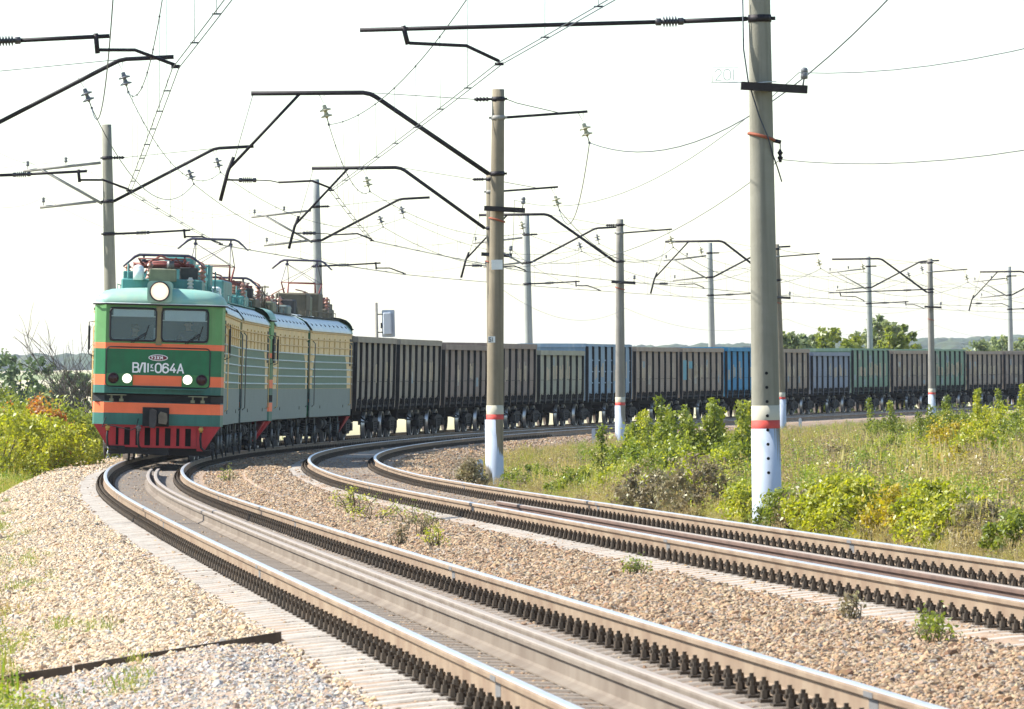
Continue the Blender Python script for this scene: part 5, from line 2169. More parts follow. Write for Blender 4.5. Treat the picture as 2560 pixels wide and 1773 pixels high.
def hang(name, sup_m, sup_c, sag, lab, which):
    """messenger wire with its droppers to the twin contact wires"""
    span_chain('messenger_wire', sup_m, sag, .009, 'messenger wire of the overhead line above the %s track' % which, 'wire')
    for dx, side in ((-.045, 'left'), (.045, 'right')):
        o, _ = span_chain('contact_wire', sup_c, .03, .0075, '%s one of the two contact wires above the %s track' % (side, which), 'wire', dx)
    km, kc = sorted(sup_m), sorted(sup_c)
    for i in range(len(km) - 1):
        a, b_ = sup_m[km[i]], sup_m[km[i + 1]]
        c, d = sup_c[kc[i]], sup_c[kc[i + 1]]
        e = MB()
        for k in range(1, 8):
            f = k / 8
            p = a.lerp(b_, f) + Vector((0, 0, -4 * sag * f * (1 - f)))
            q = c.lerp(d, f) + Vector((0, 0, -4 * .03 * f * (1 - f)))
            e.path([p, q], .005, 4)
            e.cbox(q.x, q.y, q.z + .01, .11, .02, .02)
            e.cbox(p.x, p.y, p.z, .03, .05, .03)
        o = e.build('wire_droppers', WIRE)
        tag(o, 'thin droppers hanging in the wire span number %d from the camera over the %s track' % (i + 1, which), 'droppers', 'droppers of the overhead line', 'stuff')


for key, ss, o_, z_ in (('m1', -109.0, -.27, 8.3), ('f1', -109.0, -1.0, 7.9), ('c1', -109.0, -.24, 6.12), ('m2', -112.0, 4.23, 7.65), ('c2', -112.0, 4.2, 6.05), ('fd', -112.0, 9.79, 7.1)):
    SUP[key][ss] = W3(ss, o_, z_)                  # the line goes on past the camera
    SUP[key][ss - 54] = W3(ss - 54, o_, z_)
hang('line', SUP['m1'], SUP['c1'], .9, '', 'left')
hang('line', SUP['m2'], SUP['c2'], .55, '', 'right')
span_chain('feeder_wire', SUP['f1'], 1.1, .011, 'feeder cable slung along the outer masts left of the messenger wire', 'wire')
span_chain('feeder_wire', SUP['fd'], 1.0, .011, 'feeder cable sagging along the field side of the inner masts', 'wire')
# signal wire on the crossbars of the inner masts
sig = {s_: W3(s_, 7.8 + .57, 5.86 + float(z_at(s_))) for s_ in sorted(SUP['fd'])}
span_chain('signal_wire', sig, .75, .006, 'thin signal wire from crossbar to crossbar of the inner masts', 'wire')
sig2 = {s_: W3(s_, 7.8 + .285, 4.66 + float(z_at(s_))) for s_ in sorted(SUP['fd'])}
span_chain('earth_wire', sig2, .70, .006, 'thin lower wire hanging from the rusty straps of the inner masts', 'wire')
for k, (x_, z_) in enumerate(((-2.40, 8.76), (-1.25, 8.85), (-1.95, 7.66))):
    pw = {s_: W3(s_, -3.6 + x_, z_) for s_ in sorted(SUP['f1'])}
    span_chain('power_wire', pw, .9, .005, 'thin power wire on the %s pin insulators of the outer masts' % ('outermost upper', 'inner upper', 'lower')[k], 'wire')

# ------------------------------------------------------------------ signal, marker posts, plank
def signal_post():
    x, y = W2(124.0, -3.4)
    root = empty('track_signal', (float(x), float(y), 0), -th_at(124))
    tag(root, 'grey signal cabinet seen from behind on a thin post above the wagons', 'signal')
    b = MB()
    b.path([(0, 0, -.8), (0, 0, 5.25)], [.075, .055], 12)
    b.build('post', CONC['grey'], root)
    b = MB()
    b.prism(ring_frame(.20, .72, 3.85, 4.95, .05, 0), 'Y', .10, .16)
    b.build('backing_plate', mat('signal_plate_grey', (.36, .42, .48), .6, var=.1, scale=3), root)
    b = MB()
    b.bbox(.28, .60, -.12, .10, 3.98, 4.84, .03)
    b.build('lamp_case', mat('signal_case_grey', (.50, .55, .60), .6, var=.1, scale=3), root)
    for z in (4.05, 4.78):
        b = MB()
        b.path([(0, 0, z), (.30, 0, z)], .022, 6)
        b.build('bracket', STEEL, root)
    b = MB()
    b.cbox(.19, 0, 4.32, .05, .08, .22)
    b.build('latch_box', STEEL, root)
    return root


signal_post()
for s_, o_, h_, lab in ((107.5, 7.25, .50, 'short white marker post left of the slim mast, beside the far rails'), (171.0, 8.1, .45, 'short white marker post right of the thick foreground mast'),
                        (1.0, 7.42, .46, 'short white marker post touching the foot of the brown mast')):
    x, y = W2(s_, o_)
    b = MB()
    b.prism([(-.065, -.4), (.065, -.4), (.065, h_ - .05), (.03, h_), (-.03, h_), (-.065, h_ - .05)], 'Y', -.06, .06)
    o = b.build('marker_post', B_WHITE, None, (float(x), float(y), -.42), (0, 0, -th_at(s_)))
    tag(o, lab, 'marker post', 'white marker posts by the right track')

# plank edging across the shoulder between tan ballast and grey gravel
pk = empty('plank_edging', (-2.8, 47.5, 0))
tag(pk, 'dark weathered plank laid across the ballast shoulder in the left foreground', 'plank')
WOOD = mat('weathered_wood', (.10, .075, .05), .9, var=.4, scale=6.0, col2=(.05, .038, .028))
for a, b_ in ((-1.5, -.32), (-.30, 1.15)):
    m = MB()
    za, zc = [float(np.interp(q, [-1.5, -.8, 1.15], [-.49, -.40, -.125])) for q in (a, b_)]
    m.add([(a, -.05, za - .14), (b_, -.05, zc - .12), (b_, .05, zc - .12), (a, .05, za - .14), (a, -.05, za), (b_, -.05, zc), (b_, .05, zc), (a, .05, za)],
          [(0, 3, 2, 1), (4, 5, 6, 7), (0, 1, 5, 4), (1, 2, 6, 5), (2, 3, 7, 6), (3, 0, 4, 7)])
    m.build('board', WOOD, pk)
# ------------------------------------------------------------------ foliage
def leaves_mesh(name, C, R, per, size, tone_rng, m, seed, up=.5, flat=1.0, droop=0.0):
    """many small folded leaves scattered round clump centres C (n,3) with radii R"""
    r = np.random.RandomState(seed)
    C = np.asarray(C, float)
    n = len(C) * per
    idx = np.repeat(np.arange(len(C)), per)
    off = r.normal(size=(n, 3))
    off /= np.linalg.norm(off, axis=1)[:, None]
    off *= (r.uniform(0, 1, n) ** .45)[:, None] * np.asarray(R)[idx][:, None]
    off[:, 2] *= flat
    p = C[idx] + off
    nrm = r.normal(size=(n, 3)) + np.array([0, 0, up]) + off * 1.2
    nrm /= np.linalg.norm(nrm, axis=1)[:, None]
    t = np.cross(nrm, r.normal(size=(n, 3)))
    t[:, 2] -= droop
    t /= np.linalg.norm(t, axis=1)[:, None]
    b = np.cross(nrm, t)
    sz = size * r.uniform(.6, 1.35, n)[:, None]
    v = np.stack([p - t * sz * .5, p + b * sz * .30 + nrm * sz * .10, p + t * sz * .6, p - b * sz * .30 + nrm * sz * .10], 1).reshape(-1, 3)
    me = bpy.data.meshes.new(name)
    me.vertices.add(4 * n)
    me.vertices.foreach_set('co', v.astype(np.float32).ravel())
    me.loops.add(4 * n)
    me.polygons.add(n)
    me.loops.foreach_set('vertex_index', np.arange(4 * n, dtype=np.int32))
    me.polygons.foreach_set('loop_start', np.arange(0, 4 * n, 4, dtype=np.int32))
    me.update(calc_edges=True)
    a = me.attributes.new('tone', 'FLOAT', 'FACE')
    base = r.uniform(0, 1, len(C))[idx]
    tn = np.clip(tone_rng[0] + (tone_rng[1] - tone_rng[0]) * (.55 * base + .45 * r.uniform(0, 1, n)), 0, 1)
    a.data.foreach_set('value', tn.astype(np.float32))
    me.materials.append(m)
    return me


LEAF = {
    'lime': leaf_mat('leaf_lime', [(.18, .21, .035), (.32, .35, .05), (.44, .45, .075), (.54, .48, .10)], .5),
    'green': leaf_mat('leaf_green', [(.10, .13, .03), (.18, .22, .04), (.27, .31, .06), (.38, .38, .09)], .5),
    'deep': leaf_mat('leaf_deep', [(.06, .10, .045), (.09, .14, .055), (.13, .18, .065), (.18, .22, .08)]),
    'gold': leaf_mat('leaf_gold', [(.22, .24, .04), (.38, .33, .05), (.50, .38, .08), (.36, .36, .06)], .5),
    'rust': leaf_mat('leaf_rust', [(.30, .11, .05), (.44, .18, .07), (.48, .30, .09), (.42, .40, .08)], .5),
    'dry': leaf_mat('leaf_dry', [(.13, .11, .065), (.22, .175, .10), (.28, .24, .13), (.23, .24, .10)], .3),
    'hazy': leaf_mat('leaf_hazy', [(.14, .18, .085), (.20, .25, .11), (.27, .31, .13), (.34, .35, .15)], .5),  # paleness of distant haze mixed into the leaf colours
}
BARK = mat('bark_grey', (.09, .078, .066), .95, var=.35, scale=5.0)
STEM = mat('stem_brown', (.12, .10, .055), .9, var=.3, scale=8.0)


def bush(x, y, h, rx, ry, kind, n_cl, per, leaf, seed, label, group, tr=(0, 1), shoots=0, zb=None, cat='bush', name='bush'):
    """leafy shrub: stems from the ground to many leaf clumps of uneven size"""
    r = np.random.RandomState(seed)
    z0 = float(ground_z(np.array(x), np.array(y))) if zb is None else zb
    root = empty(name, (x, y, z0))
    tag(root, label, cat, group)
    a = r.uniform(0, 2 * math.pi, n_cl)
    q = np.sqrt(r.uniform(.03, 1, n_cl))
    zz = r.uniform(.12, 1, n_cl) ** .8
    w = np.sqrt(np.clip(1 - (zz - .38) ** 2 / .5, .12, 1))
    C = np.stack([rx * q * w * np.cos(a), ry * q * w * np.sin(a), h * zz * (1 - .22 * q)], -1)
    C += r.normal(0, .06, C.shape) * h
    C[:, 2] = np.maximum(C[:, 2], .08)
    R = np.clip(r.lognormal(-1.6, .4, n_cl) * (h / 1.6) ** .6, .07, .9)
    st = MB()
    for k in range(min(n_cl, 26)):
        c = C[k]
        b0 = (c[0] * .15 + r.normal(0, .05), c[1] * .15 + r.normal(0, .05), -.15)
        st.path([b0, (c[0] * .5 + r.normal(0, .05), c[1] * .5, c[2] * .55), tuple(c)], [.016 * h ** .5, .011 * h ** .5, .004], 5)
    if shoots:
        cs, rs = [], []
        for k in range(shoots):
            sx, sy = r.uniform(-.8, .8) * rx, r.uniform(-.6, .6) * ry
            hh = h * r.uniform(1.05, 1.38)
            lx = r.normal(0, .08)
            for j in range(7):
                f = j / 6
                cs.append((sx + lx * f, sy, h * .6 + (hh - h * .6) * f))
                rs.append(.17 * (1.05 - .35 * f))
            st.path([(sx, sy, 0), (sx + lx * .5, sy, hh * .6), (sx + lx, sy, hh)], [.014, .010, .004], 5)
        C = np.concatenate([C, np.array(cs)])
        R = np.concatenate([R, np.array(rs)])
    st.build('stems', STEM, root)
    me = leaves_mesh('leaves', C, R, per, leaf, tr, LEAF[kind], seed + 1)
    link('leaves', me, root)
    return root


def tree(x, y, h, rx, kind, seed, label, group, zb=None, leaf=.30, n_cl=70, per=34, trunk_h=.28):
    r = np.random.RandomState(seed)
    z0 = float(ground_z(np.array(x), np.array(y))) if zb is None else zb
    root = empty('broadleaf_tree', (x, y, z0))
    tag(root, label, 'tree', group)
    a = r.uniform(0, 2 * math.pi, n_cl)
    q = r.uniform(.1, 1, n_cl) ** .6
    zz = r.uniform(trunk_h * .6, 1, n_cl)
    w = np.sqrt(np.clip(1 - ((zz - .55) / .52) ** 2, .08, 1))
    C = np.stack([rx * q * w * np.cos(a), rx * q * w * np.sin(a), h * zz], -1)
    C += r.normal(0, .05, C.shape) * rx
    R = r.uniform(.10, .22, n_cl) * rx
    tk = MB()
    tk.path([(0, 0, -.4), (.04 * h * r.normal(), 0, h * .35), (.05 * h * r.normal(), 0, h * .8)], [.028 * h, .02 * h, .006 * h], 9)
    for k in range(16):
        c = C[k]
        b0 = (0, 0, h * r.uniform(.2, .5))
        tk.path([b0, (c[0] * .5, c[1] * .5, (b0[2] + c[2]) / 2 + .05 * h), tuple(c)], [.011 * h, .007 * h, .002 * h], 6)
    tk.build('trunk', BARK, root)
    me = leaves_mesh('crown', C, R, per, leaf, (0, 1), LEAF[kind], seed + 3, up=.3)
    link('crown', me, root)
    return root


def bare_tree(x, y, h, seed, label, zb=None):
    r = random.Random(seed)
    z0 = float(ground_z(np.array(x), np.array(y))) if zb is None else zb
    root = empty('bare_tree', (x, y, z0))
    tag(root, label, 'tree', 'leafless trees left of the locomotive')
    tk, tw = MB(), MB()

    def grow(p, d, L, rad, lev):
        pts, rs = [p], [rad]
        q = p.copy()
        dd = d.copy()
        n = 4
        kids = []
        for i in range(n):
            dd = (dd + Vector((r.gauss(0, .13), r.gauss(0, .13), r.gauss(.03, .08)))).normalized()
            q = q + dd * L / n
            pts.append(q.copy())
            rs.append(rad * (1 - .7 * (i + 1) / n) + .004)
            if lev < 3 and i >= 1:
                for _ in range(2 if r.random() < (.9 if lev == 0 else .65) else 1):
                    kids.append((q.copy(), dd.copy(), rs[-1]))
        (tk if lev == 0 else tw).path(pts, rs, 6 if lev < 2 else 4)
        for kp, kd, kr in kids:
            ax = Vector((r.gauss(0, 1), r.gauss(0, 1), r.gauss(.25, .5))).normalized()
            nd = (kd + ax * r.uniform(.45, .8)).normalized()
            nd.z = max(nd.z, -.05)
            grow(kp, nd, L * r.uniform(.5, .8), max(kr * .62, .008), lev + 1)
    grow(Vector((0, 0, -.2)), Vector((r.gauss(0, .08), 0, 1)), h * .62, .030 * h ** .8, 0)
    tk.build('trunk', BARK, root)
    tw.build('branches', BARK, root)
    return root


GR = 'shrubs below the embankment left of the train'
LB = [  # world x, world y, height, radius, kind
    (-14.69, 186, 4.6, 2.0, 'green', 'tall dark green bush at the left edge of the picture'),
    (-17.16, 232, 5.6, 2.3, 'green', 'rounded green bush at the left edge behind the yellow shrubs'),
    (-13.18, 172, 3.3, 1.6, 'lime', 'lime yellow shrub at the left edge just above the ballast'),
    (-12.92, 178, 3.4, 1.5, 'lime', 'lime green shrub near the left edge of the picture'),
    (-12.6, 182, 3.5, .8, 'rust', 'rust red autumn shrub among the green ones left of the train'),
    (-14.63, 206, 4.8, 1.6, 'rust', 'reddish shrub behind the lime green ones near the left edge'),
    (-12.33, 180, 3.1, 1.3, 'lime', 'lime green shrub below the rust red one'),
    (-12.94, 196, 3.7, 1.4, 'green', 'yellow green shrub under the bare trees'),
    (-12.99, 204, 3.5, 1.3, 'green', 'green shrub close to the left side of the cab'),
    (-13.06, 212, 3.6, 1.2, 'green', 'green shrub beside the foot of the locomotive'),
    (-15.72, 236, 4.5, 1.8, 'gold', 'golden shrub at the foot of the bare trees'),
    (-15.21, 240, 4.5, 1.6, 'lime', 'pale green shrub right of the bare trees'),
    (-17.61, 215, 4.4, 2.2, 'lime', 'lime green shrub just outside the left edge'),
    (-18.53, 262, 5.2, 2.2, 'lime', 'pale green bush rising behind the shrubs near the left edge')]
for i, (wx, D, h, rx, k, lab) in enumerate(LB):
    x, y = wx, D
    h = h * (.66 if wx / D > -.0737 else .80)
    bush(x, y, h, rx, rx * 1.2, k, int(44 + h * 12), 70, .105, 300 + i * 7, lab, GR)
for i, (wx, D, h, lab) in enumerate(((-14.90, 232, 6.4, 'bare grey tree with a thick leaning trunk left of the cab'), (-14.70, 238, 6.0, 'bare twisted tree partly hidden by the cab'), (-16.70, 246, 5.4, 'slender leafless tree in front of the far hills'))):
    x, y = wx, D
    bare_tree(x, y, h * .78, 21 + i, lab)
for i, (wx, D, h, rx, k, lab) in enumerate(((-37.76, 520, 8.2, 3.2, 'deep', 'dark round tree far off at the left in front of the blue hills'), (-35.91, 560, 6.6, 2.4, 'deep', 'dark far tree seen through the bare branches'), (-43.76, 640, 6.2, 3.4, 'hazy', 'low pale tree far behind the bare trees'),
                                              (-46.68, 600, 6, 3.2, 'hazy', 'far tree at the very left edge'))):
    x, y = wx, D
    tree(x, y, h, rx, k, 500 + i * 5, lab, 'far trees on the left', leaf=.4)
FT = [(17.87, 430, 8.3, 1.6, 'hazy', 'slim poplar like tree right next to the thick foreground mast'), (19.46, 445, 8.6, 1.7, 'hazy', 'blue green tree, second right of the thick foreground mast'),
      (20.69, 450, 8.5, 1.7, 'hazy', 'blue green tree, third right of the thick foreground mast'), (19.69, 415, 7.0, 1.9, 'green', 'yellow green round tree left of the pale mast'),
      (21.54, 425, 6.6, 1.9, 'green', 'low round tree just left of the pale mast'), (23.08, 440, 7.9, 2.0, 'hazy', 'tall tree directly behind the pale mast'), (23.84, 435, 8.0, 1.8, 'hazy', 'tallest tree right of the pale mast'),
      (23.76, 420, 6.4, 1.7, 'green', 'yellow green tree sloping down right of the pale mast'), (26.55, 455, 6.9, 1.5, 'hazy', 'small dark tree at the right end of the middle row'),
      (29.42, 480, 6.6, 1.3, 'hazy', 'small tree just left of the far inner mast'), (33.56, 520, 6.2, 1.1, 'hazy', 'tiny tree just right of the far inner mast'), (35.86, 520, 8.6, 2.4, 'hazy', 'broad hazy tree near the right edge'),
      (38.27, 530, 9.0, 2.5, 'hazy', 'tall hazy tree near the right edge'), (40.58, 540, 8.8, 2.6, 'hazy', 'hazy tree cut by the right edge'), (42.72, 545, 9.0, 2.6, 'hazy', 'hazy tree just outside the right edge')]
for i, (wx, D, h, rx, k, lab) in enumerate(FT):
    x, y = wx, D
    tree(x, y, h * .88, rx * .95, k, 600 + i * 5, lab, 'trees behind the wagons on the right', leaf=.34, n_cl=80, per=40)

RG = 'shrubs on the grassy inside of the curve'
RB = [
    (3.62, 91, .52, .45, 'green', 0, 'low shrub hiding the foot of the thick mast on its left'),
    (3.32, 95, .55, .5, 'lime', 0, 'pale weed a step left of the thick mast foot'),
    (3.95, 90.5, .50, .4, 'dry', 0, 'dry weed hiding the foot of the thick mast on its right'),
    (2.55, 108, .7, .6, 'lime', 0, 'yellow green weed in front of the dark brown dry clump'),
    (1.95, 121, .6, .7, 'lime', 0, 'low lime green weed patch left of the dry clumps'),
    (1.35, 130, .55, .8, 'green', 0, 'low green weed patch midway between the brown mast and the thick mast'),
    (5.1, 112, .8, .7, 'lime', 0, 'lime green shrub a little right of the thick mast, nearer the camera'),
    (6.0, 118, .8, .7, 'dry', 0, 'dark dry weed clump in the middle of the right hand grass'),
    (6.9, 126, .85, .8, 'green', 0, 'round green shrub left of the golden one, nearer the camera'),
    (8.2, 124, .9, .8, 'gold', 0, 'small golden shrub near the right edge, nearer the camera'),
    (8.6, 140, 1.0, .9, 'lime', 0, 'lime green shrub below the golden one near the right edge'),
    (7.2, 150, .9, .8, 'dry', 0, 'brown weed clump just below the golden shrub'),
    (9.6, 133, .9, .9, 'green', 0, 'green shrub at the right edge below the golden one'),
    (6.3, 150, .8, .8, 'green', 0, 'small green shrub left below the golden one'),
    (6.6, 104, .6, .6, 'dry', 0, 'brown dry weed behind the leafy row at the right'),
    (7.3, 100, .65, .6, 'lime', 0, 'yellow green weed behind the leafy row at the right edge'),
    (2.06, 132, 1.05, .75, 'green', 2, 'low green shrub at the left end of the shrubs before the thick mast'),
    (2.73, 136, 1.35, 1.0, 'lime', 3, 'leafy shrub with upright shoots left of the thick mast, in front of the wagons'),
    (3.24, 131, 1.4, 1.1, 'green', 4, 'tallest green shrub with upright shoots just left of the thick mast'),
    (4.03, 134, 1.35, 1.0, 'lime', 3, 'yellow green shrub hard against the left of the thick mast'),
    (2.69, 120, 1.0, 1.0, 'green', 0, 'dark green shrub below the upright shoots'),
    (3.25, 116, .95, .75, 'lime', 0, 'yellowing shrub beside the whitewashed foot of the thick mast'),
    (4.30, 128, 1.2, .6, 'green', 1, 'green shrub directly behind the thick mast'),
    (2.76, 103, .85, .7, 'dry', 0, 'dark brown dry weed clump in front of the green shrubs'),
    (2.06, 106, .75, .6, 'dry', 0, 'brown dry weed clump left of the thick mast foot'),
    (10.99, 168, 1.25, 1.0, 'gold', 0, 'golden shrub in the middle of the right hand grass'),
    (11.28, 165, 1.35, .85, 'lime', 0, 'bright yellow green shrub right of the golden one'),
    (10.64, 172, 1.0, .8, 'lime', 0, 'yellow green shrub left of the golden one'),
    (9.70, 176, 1.0, .6, 'green', 0, 'small dark green shrub between the masts on the right'),
    (12.51, 205, 1.25, 1.0, 'green', 1, 'green shrub at the foot of the far inner mast'),
    (12.70, 228, 1.25, .9, 'green', 1, 'green shrub before the wheels of the low blue grey wagon'),
    (14.09, 196, 1.5, 1.2, 'lime', 2, 'lime green shrub at the right edge in front of the wagon wheels'),
    (14.63, 214, 1.4, 1.2, 'green', 2, 'green shrub near the right edge in front of the wagon wheels'),
    (14.29, 188, 1.6, 1.2, 'green', 1, 'green shrub cut by the right edge of the picture'),
    (15.43, 238, 1.3, 1.2, 'green', 0, 'far green shrub right of the far inner mast'),
    (3.89, 88, .62, .40, 'lime', 0, 'low leafy weed just right of the thick mast foot'),
    (4.13, 86, .75, .42, 'lime', 0, 'leafy weed behind the right rail, second from the thick mast'),
    (4.38, 84, .80, .45, 'lime', 0, 'leafy weed behind the right rail, third from the thick mast'),
    (4.62, 82, .62, .40, 'gold', 0, 'yellowing weed behind the right rail'),
    (4.86, 80, .78, .45, 'lime', 0, 'taller leafy weed behind the right rail near the picture edge'),
    (5.08, 78, .68, .42, 'lime', 0, 'low lime green weed behind the right rail near the picture edge'),
    (5.36, 77, .60, .45, 'dry', 0, 'dry weed with seed heads behind the right rail near the edge'),
    (5.50, 74, .55, .40, 'green', 0, 'dark green weed at the lower right edge behind the rail'),
    (1.37, 137, .55, .7, 'lime', 0, 'low pale green weed patch right of the brown mast'),
    (0.42, 143, .50, .7, 'green', 0, 'low green weed patch just right of the brown mast foot'),
    (-0.93, 150, .55, .35, 'dry', 0, 'thin dry weed just left of the brown mast')]
for i, (wx, D, h, rx, k, sh, lab) in enumerate(RB):
    x, y = wx, D
    h = h + (.08 if D > 110 else 0)
    bush(x, y, h, rx, rx * 1.3, k, int(30 + 30 * h), 60, .042 + .022 * h, 900 + i * 7, lab, RG, shoots=sh * 2)

# small weeds rooted in the ballast between the tracks
WD = [(-6.5, 1.75, .42, .22, 'green', 'small green weed in the ballast in front of the locomotive'), (-46, 2.6, .40, .35, 'lime', 'pale weed between the tracks, leftmost of the row'),
      (-52, 2.35, .45, .40, 'green', 'green weed between the tracks, second of the row'), (-58, 2.25, .42, .42, 'lime', 'light green weed between the tracks, third of the row'),
      (-62, 2.5, .36, .40, 'green', 'broad green weed between the tracks, fourth of the row'), (-68, 2.2, .34, .34, 'dry', 'dry weed between the tracks, fifth of the row'),
      (-74, 1.9, .34, .16, 'lime', 'bright single weed between the tracks near the inner rail'), (-88, 2.7, .20, .12, 'green', 'tiny weed in the stones between the tracks'),
      (-101, 2.9, .26, .10, 'dry', 'thin dry weed beside the sleeper ends of the right track'), (-103.5, 3.1, .26, .13, 'green', 'blue green weed beside the sleeper ends of the right track'),
      (-106, 2.75, .20, .17, 'green', 'leafy green weed in the stones at the lower right'), (-72, 1.65, .30, .05, 'dry', 'thin upright dry stalk between the tracks')]
for i, (s_, o_, h, rx, k, lab) in enumerate(WD):
    x, y = W2(s_, o_)
    z = float(bed_profile(np.array(s_), np.array(o_)) + bed_z(np.array(s_), np.array(o_)))
    h, rx = (h * .8, rx * .9) if s_ > -95 else (h * .7, rx * .8)
    bush(float(x), float(y), h, rx, rx * 1.6, k, 14, 13, .032, 1500 + i * 3, lab, 'weeds in the ballast between the tracks', zb=z, cat='weed', name='weed')

# ------------------------------------------------------------------ grass
def tuft_mesh(n, h, spread, w, m, seed, heads=False):
    r = random.Random(seed)
    b = MB()
    for k in range(n):
        a = r.uniform(0, 6.28)
        d = r.uniform(0, spread)
        x, y = d * math.cos(a), d * math.sin(a)
        hh = h * r.uniform(.5, 1.15)
        lx, ly = r.gauss(0, .22) * hh, r.gauss(0, .22) * hh
        t = r.uniform(0, 3.14)
        ux, uy = math.cos(t) * w, math.sin(t) * w
        vs = [(x - ux, y - uy, -.05), (x + ux, y + uy, -.05), (x + lx * .4 + ux * .8, y + ly * .4 + uy * .8, hh * .6), (x + lx * .4 - ux * .8, y + ly * .4 - uy * .8, hh * .6), (x + lx, y + ly, hh)]
        b.add(vs, [(0, 1, 2, 3), (3, 2, 4)])
        if heads and r.random() < .6:
            q = hh
            b.add([(x + lx - .012, y + ly, q - .03), (x + lx + .012, y + ly, q - .03), (x + lx, y + ly, q + .09), (x + lx, y + ly + .012, q)], [(0, 1, 2), (0, 3, 2)])
    me = b.mesh('tuft_shape', [m], fix=False)
    return me


GCOL = [(.16, .24, .035), (.25, .32, .05), (.36, .38, .075), (.46, .41, .12), (.54, .43, .18), (.58, .47, .25), (.40, .30, .16), (.27, .21, .12)]
GM = leaf_mat('grass_blades', GCOL, .4, True)
WM = leaf_mat('weed_leaves', [(.13, .21, .035), (.22, .31, .05), (.34, .39, .07), (.40, .37, .10), (.38, .30, .14), (.28, .21, .12), (.19, .15, .09)], .4, True)


def weed_shape(h, rx, n, leaf, seed):
    r = np.random.RandomState(seed)
    C = np.stack([r.normal(0, rx * .5, n), r.normal(0, rx * .5, n), h * r.uniform(.1, 1, n)], -1)
    C[:, :2] *= (1.1 - .6 * C[:, 2:] / h)
    return leaves_mesh('weed_shape', C, np.full(n, .09), 9, leaf, (0, 1), WM, seed, up=.4)


tufts = [tuft_mesh(30, .30, .16, .004, GM, 1), tuft_mesh(24, .42, .18, .004, GM, 2, True), tuft_mesh(34, .24, .2, .0045, GM, 3), tuft_mesh(14, .58, .14, .0035, GM, 4, True), weed_shape(.36, .30, 15, .030, 15), weed_shape(.50, .36, 17, .028, 16),
         weed_shape(.42, .34, 16, .040, 5), weed_shape(.55, .28, 18, .034, 6), weed_shape(.34, .40, 18, .046, 7), weed_shape(.62, .22, 15, .030, 8)]


def in_view(X, Y, m0=-900, m1=3300):
    u = 1280 + 16967.157 * X / Y
    return (u > m0) & (u < m1) & (Y > 30)


def grass_field(name, s0, s1, o0, o1, n, label, hs, seed, bias):
    r = np.random.RandomState(seed)
    s = s0 + (s1 - s0) * r.uniform(0, 1, n) ** 1.35
    o = r.uniform(o0, o1, n)
    X, Y = W2(s, o)
    k = in_view(X, Y)
    X, Y, o, s = X[k], Y[k], o[k], s[k]
    Z = ground_z(X, Y)
    nz = lump(X, Y, 14, 31) * .5 + lump(X, Y, 4.3, 32) * .35
    tone = np.clip(bias + .55 * nz + r.normal(0, .13, len(X)), 0, 1)
    sc = np.clip(hs * (1 + .5 * lump(X, Y, 7, 33)) * r.uniform(.5, 1.25, len(X)), .2, 3)
    sc = sc * np.clip((o + 2) / 14, .55, 1.25) * np.interp(Y, [110, 170, 260], [1, .75, .6]) if o0 > 0 else sc
    sc = sc * np.clip((np.abs(o - (o0 if o0 > 0 else o1)) + .25) / 1.2, .35, 1)
    rot = np.zeros((len(X), 3))
    rot[:, 2] = r.uniform(0, 6.28, len(X))
    rot[:, :2] = r.normal(0, .10, (len(X), 2))
    return scatter(name, np.stack([X, Y, Z], -1), rot, np.stack([sc * 1.1, sc * 1.1, sc], -1), tone, tufts, label)


grass_field('grass', -98, 250, 7.15, 46, 190000, 'dry grass and weeds covering the inside of the curve', 1.1, 61, .55)
# taller weeds standing in drifts among the grass
tall = [weed_shape(.95, .42, 60, .034, 25), weed_shape(.8, .5, 60, .032, 26), weed_shape(1.05, .34, 50, .028, 27), weed_shape(.7, .55, 64, .038, 28)]
r_ = np.random.RandomState(77)
ws, wo = -95 + 330 * r_.uniform(0, 1, 11000) ** 1.3, r_.uniform(8.0, 40, 11000)
X, Y = W2(ws, wo)
k = in_view(X, Y) & (lump(X, Y, 8, 91) + .6 * lump(X, Y, 2.7, 92) > .05)
k &= ~((Y > 125) & (wo < 10.5))
X, Y = X[k], Y[k]
n_ = len(X)
tn = np.clip(.42 + .8 * lump(X, Y, 11, 93) + r_.normal(0, .2, n_), 0, .95)
sc_ = r_.uniform(.6, 1.15, n_) * np.interp(Y, [110, 170, 260], [1, .85, .65])
scatter('tall_weeds', np.stack([X, Y, ground_z(X, Y)], -1), np.stack([r_.normal(0, .08, n_), r_.normal(0, .08, n_), r_.uniform(0, 6, n_)], -1), np.repeat(sc_[:, None], 3, 1), tn, tall,
        'drifts of brown and green knee-high weeds among the dry grass')
grass_field('grass', -118, 120, -10.0, -2.9, 42000, 'grass on the embankment slope left of the train', .9, 62, .30)
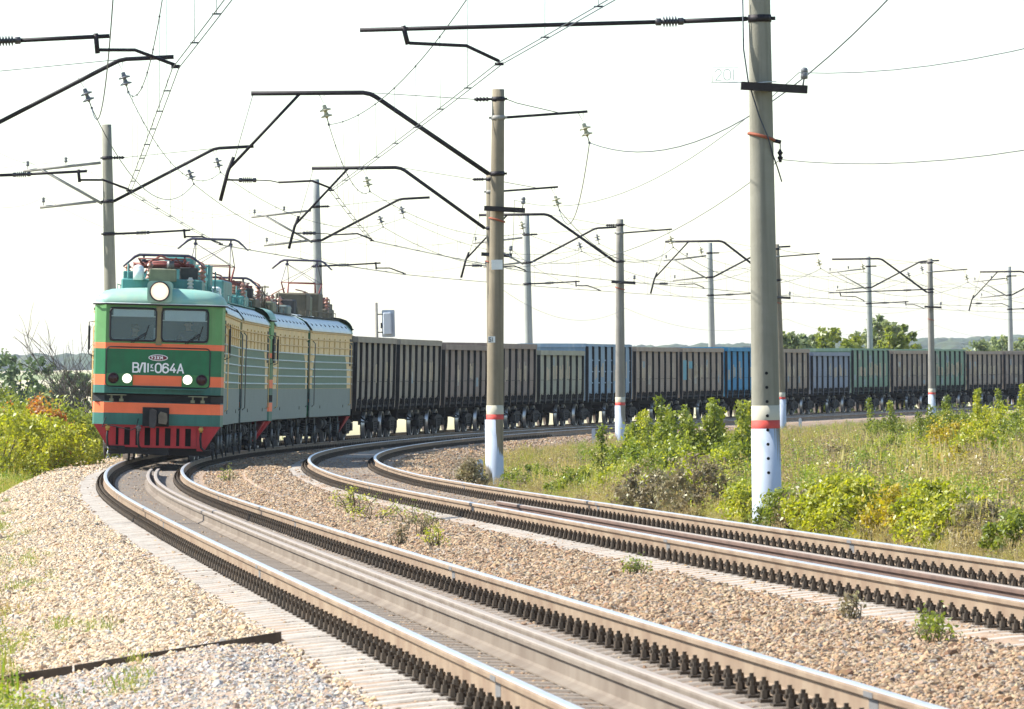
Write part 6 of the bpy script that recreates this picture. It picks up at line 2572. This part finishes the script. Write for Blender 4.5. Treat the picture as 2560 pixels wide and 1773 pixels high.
# low green tufts creeping into the gravel at the lower left
r_ = np.random.RandomState(9)
gs, go_ = r_.uniform(-118, -20, 1700), -3.75 + 1.4 * r_.uniform(0, 1, 1700) ** 2
keep = lump(gs, go_ * 3, 6, 44) > .15
gs, go_ = gs[keep], go_[keep]
X, Y = W2(gs, go_)
Z = bed_profile(gs, go_)
n_ = len(X)
scatter('grass', np.stack([X, Y, Z], -1), np.stack([np.zeros(n_), np.zeros(n_), r_.uniform(0, 6, n_)], -1), np.repeat(r_.uniform(.15, .32, n_)[:, None], 3, 1) * np.array([1.6, 1.6, 1]), r_.uniform(.05, .3, n_), tufts[:3],
        'low green grass creeping into the gravel at the lower left')

# ------------------------------------------------------------------ far wooded ridge
WOODM = stone_material('far_wood_leaves', [(.03, .05, .02), (.045, .075, .025), (.06, .09, .03), (.08, .10, .035)])
blobs = []
for k in range(4):
    r = np.random.RandomState(70 + k)
    bm = bmesh.new()
    bmesh.ops.create_icosphere(bm, subdivisions=2, radius=.5)
    for v in bm.verts:
        v.co *= 1 + r.normal(0, .13)
        v.co.z = v.co.z * 1.1 + .35
    me = bpy.data.meshes.new('wood_shape')
    bm.to_mesh(me)
    bm.free()
    me.materials.append(WOODM)
    blobs.append(me)
n = 11000
rr = r_.uniform(4300, 6400, n)
aa = r_.uniform(-.19, .19, n)
X, Y = rr * np.sin(aa), rr * np.cos(aa)
Z = ground_z(X, Y)
keep = lump(X, Y, 1500, 81) + .25 * lump(X, Y, 400, 82) > -.75 + (rr < 4700) * .8
X, Y, Z = X[keep], Y[keep], Z[keep]
sc = r_.uniform(9, 19, len(X))
scatter('far_wood', np.stack([X, Y, Z - 1], -1), np.stack([np.zeros(len(X)), np.zeros(len(X)), r_.uniform(0, 6, len(X))], -1), np.stack([sc * 1.5, sc * 1.5, sc * .7], -1), r_.uniform(0, 1, len(X)), blobs,
        'wooded ridge fading blue on the horizon')

# ------------------------------------------------------------------ haze
hb = MB()
hb.box(-9200, 9200, -6200, 11200, -16, 75)
hz = hb.build('haze', mat('haze_air', (.8, .85, .9)))
hm = bpy.data.materials.new('haze_air_volume')
hm.use_nodes = True
nt = hm.node_tree
for n in list(nt.nodes): nt.nodes.remove(n)
ho = nt.nodes.new('ShaderNodeOutputMaterial')
pv = nt.nodes.new('ShaderNodeVolumePrincipled')
pv.inputs['Color'].default_value = (.82, .90, 1.0, 1)
pv.inputs['Density'].default_value = 0.65e-4
pv.inputs['Anisotropy'].default_value = .2
nt.links.new(pv.outputs[0], ho.inputs['Volume'])
hz.data.materials.clear()
hz.data.materials.append(hm)
tag(hz, 'thin summer haze over the whole country', None, None, 'stuff')
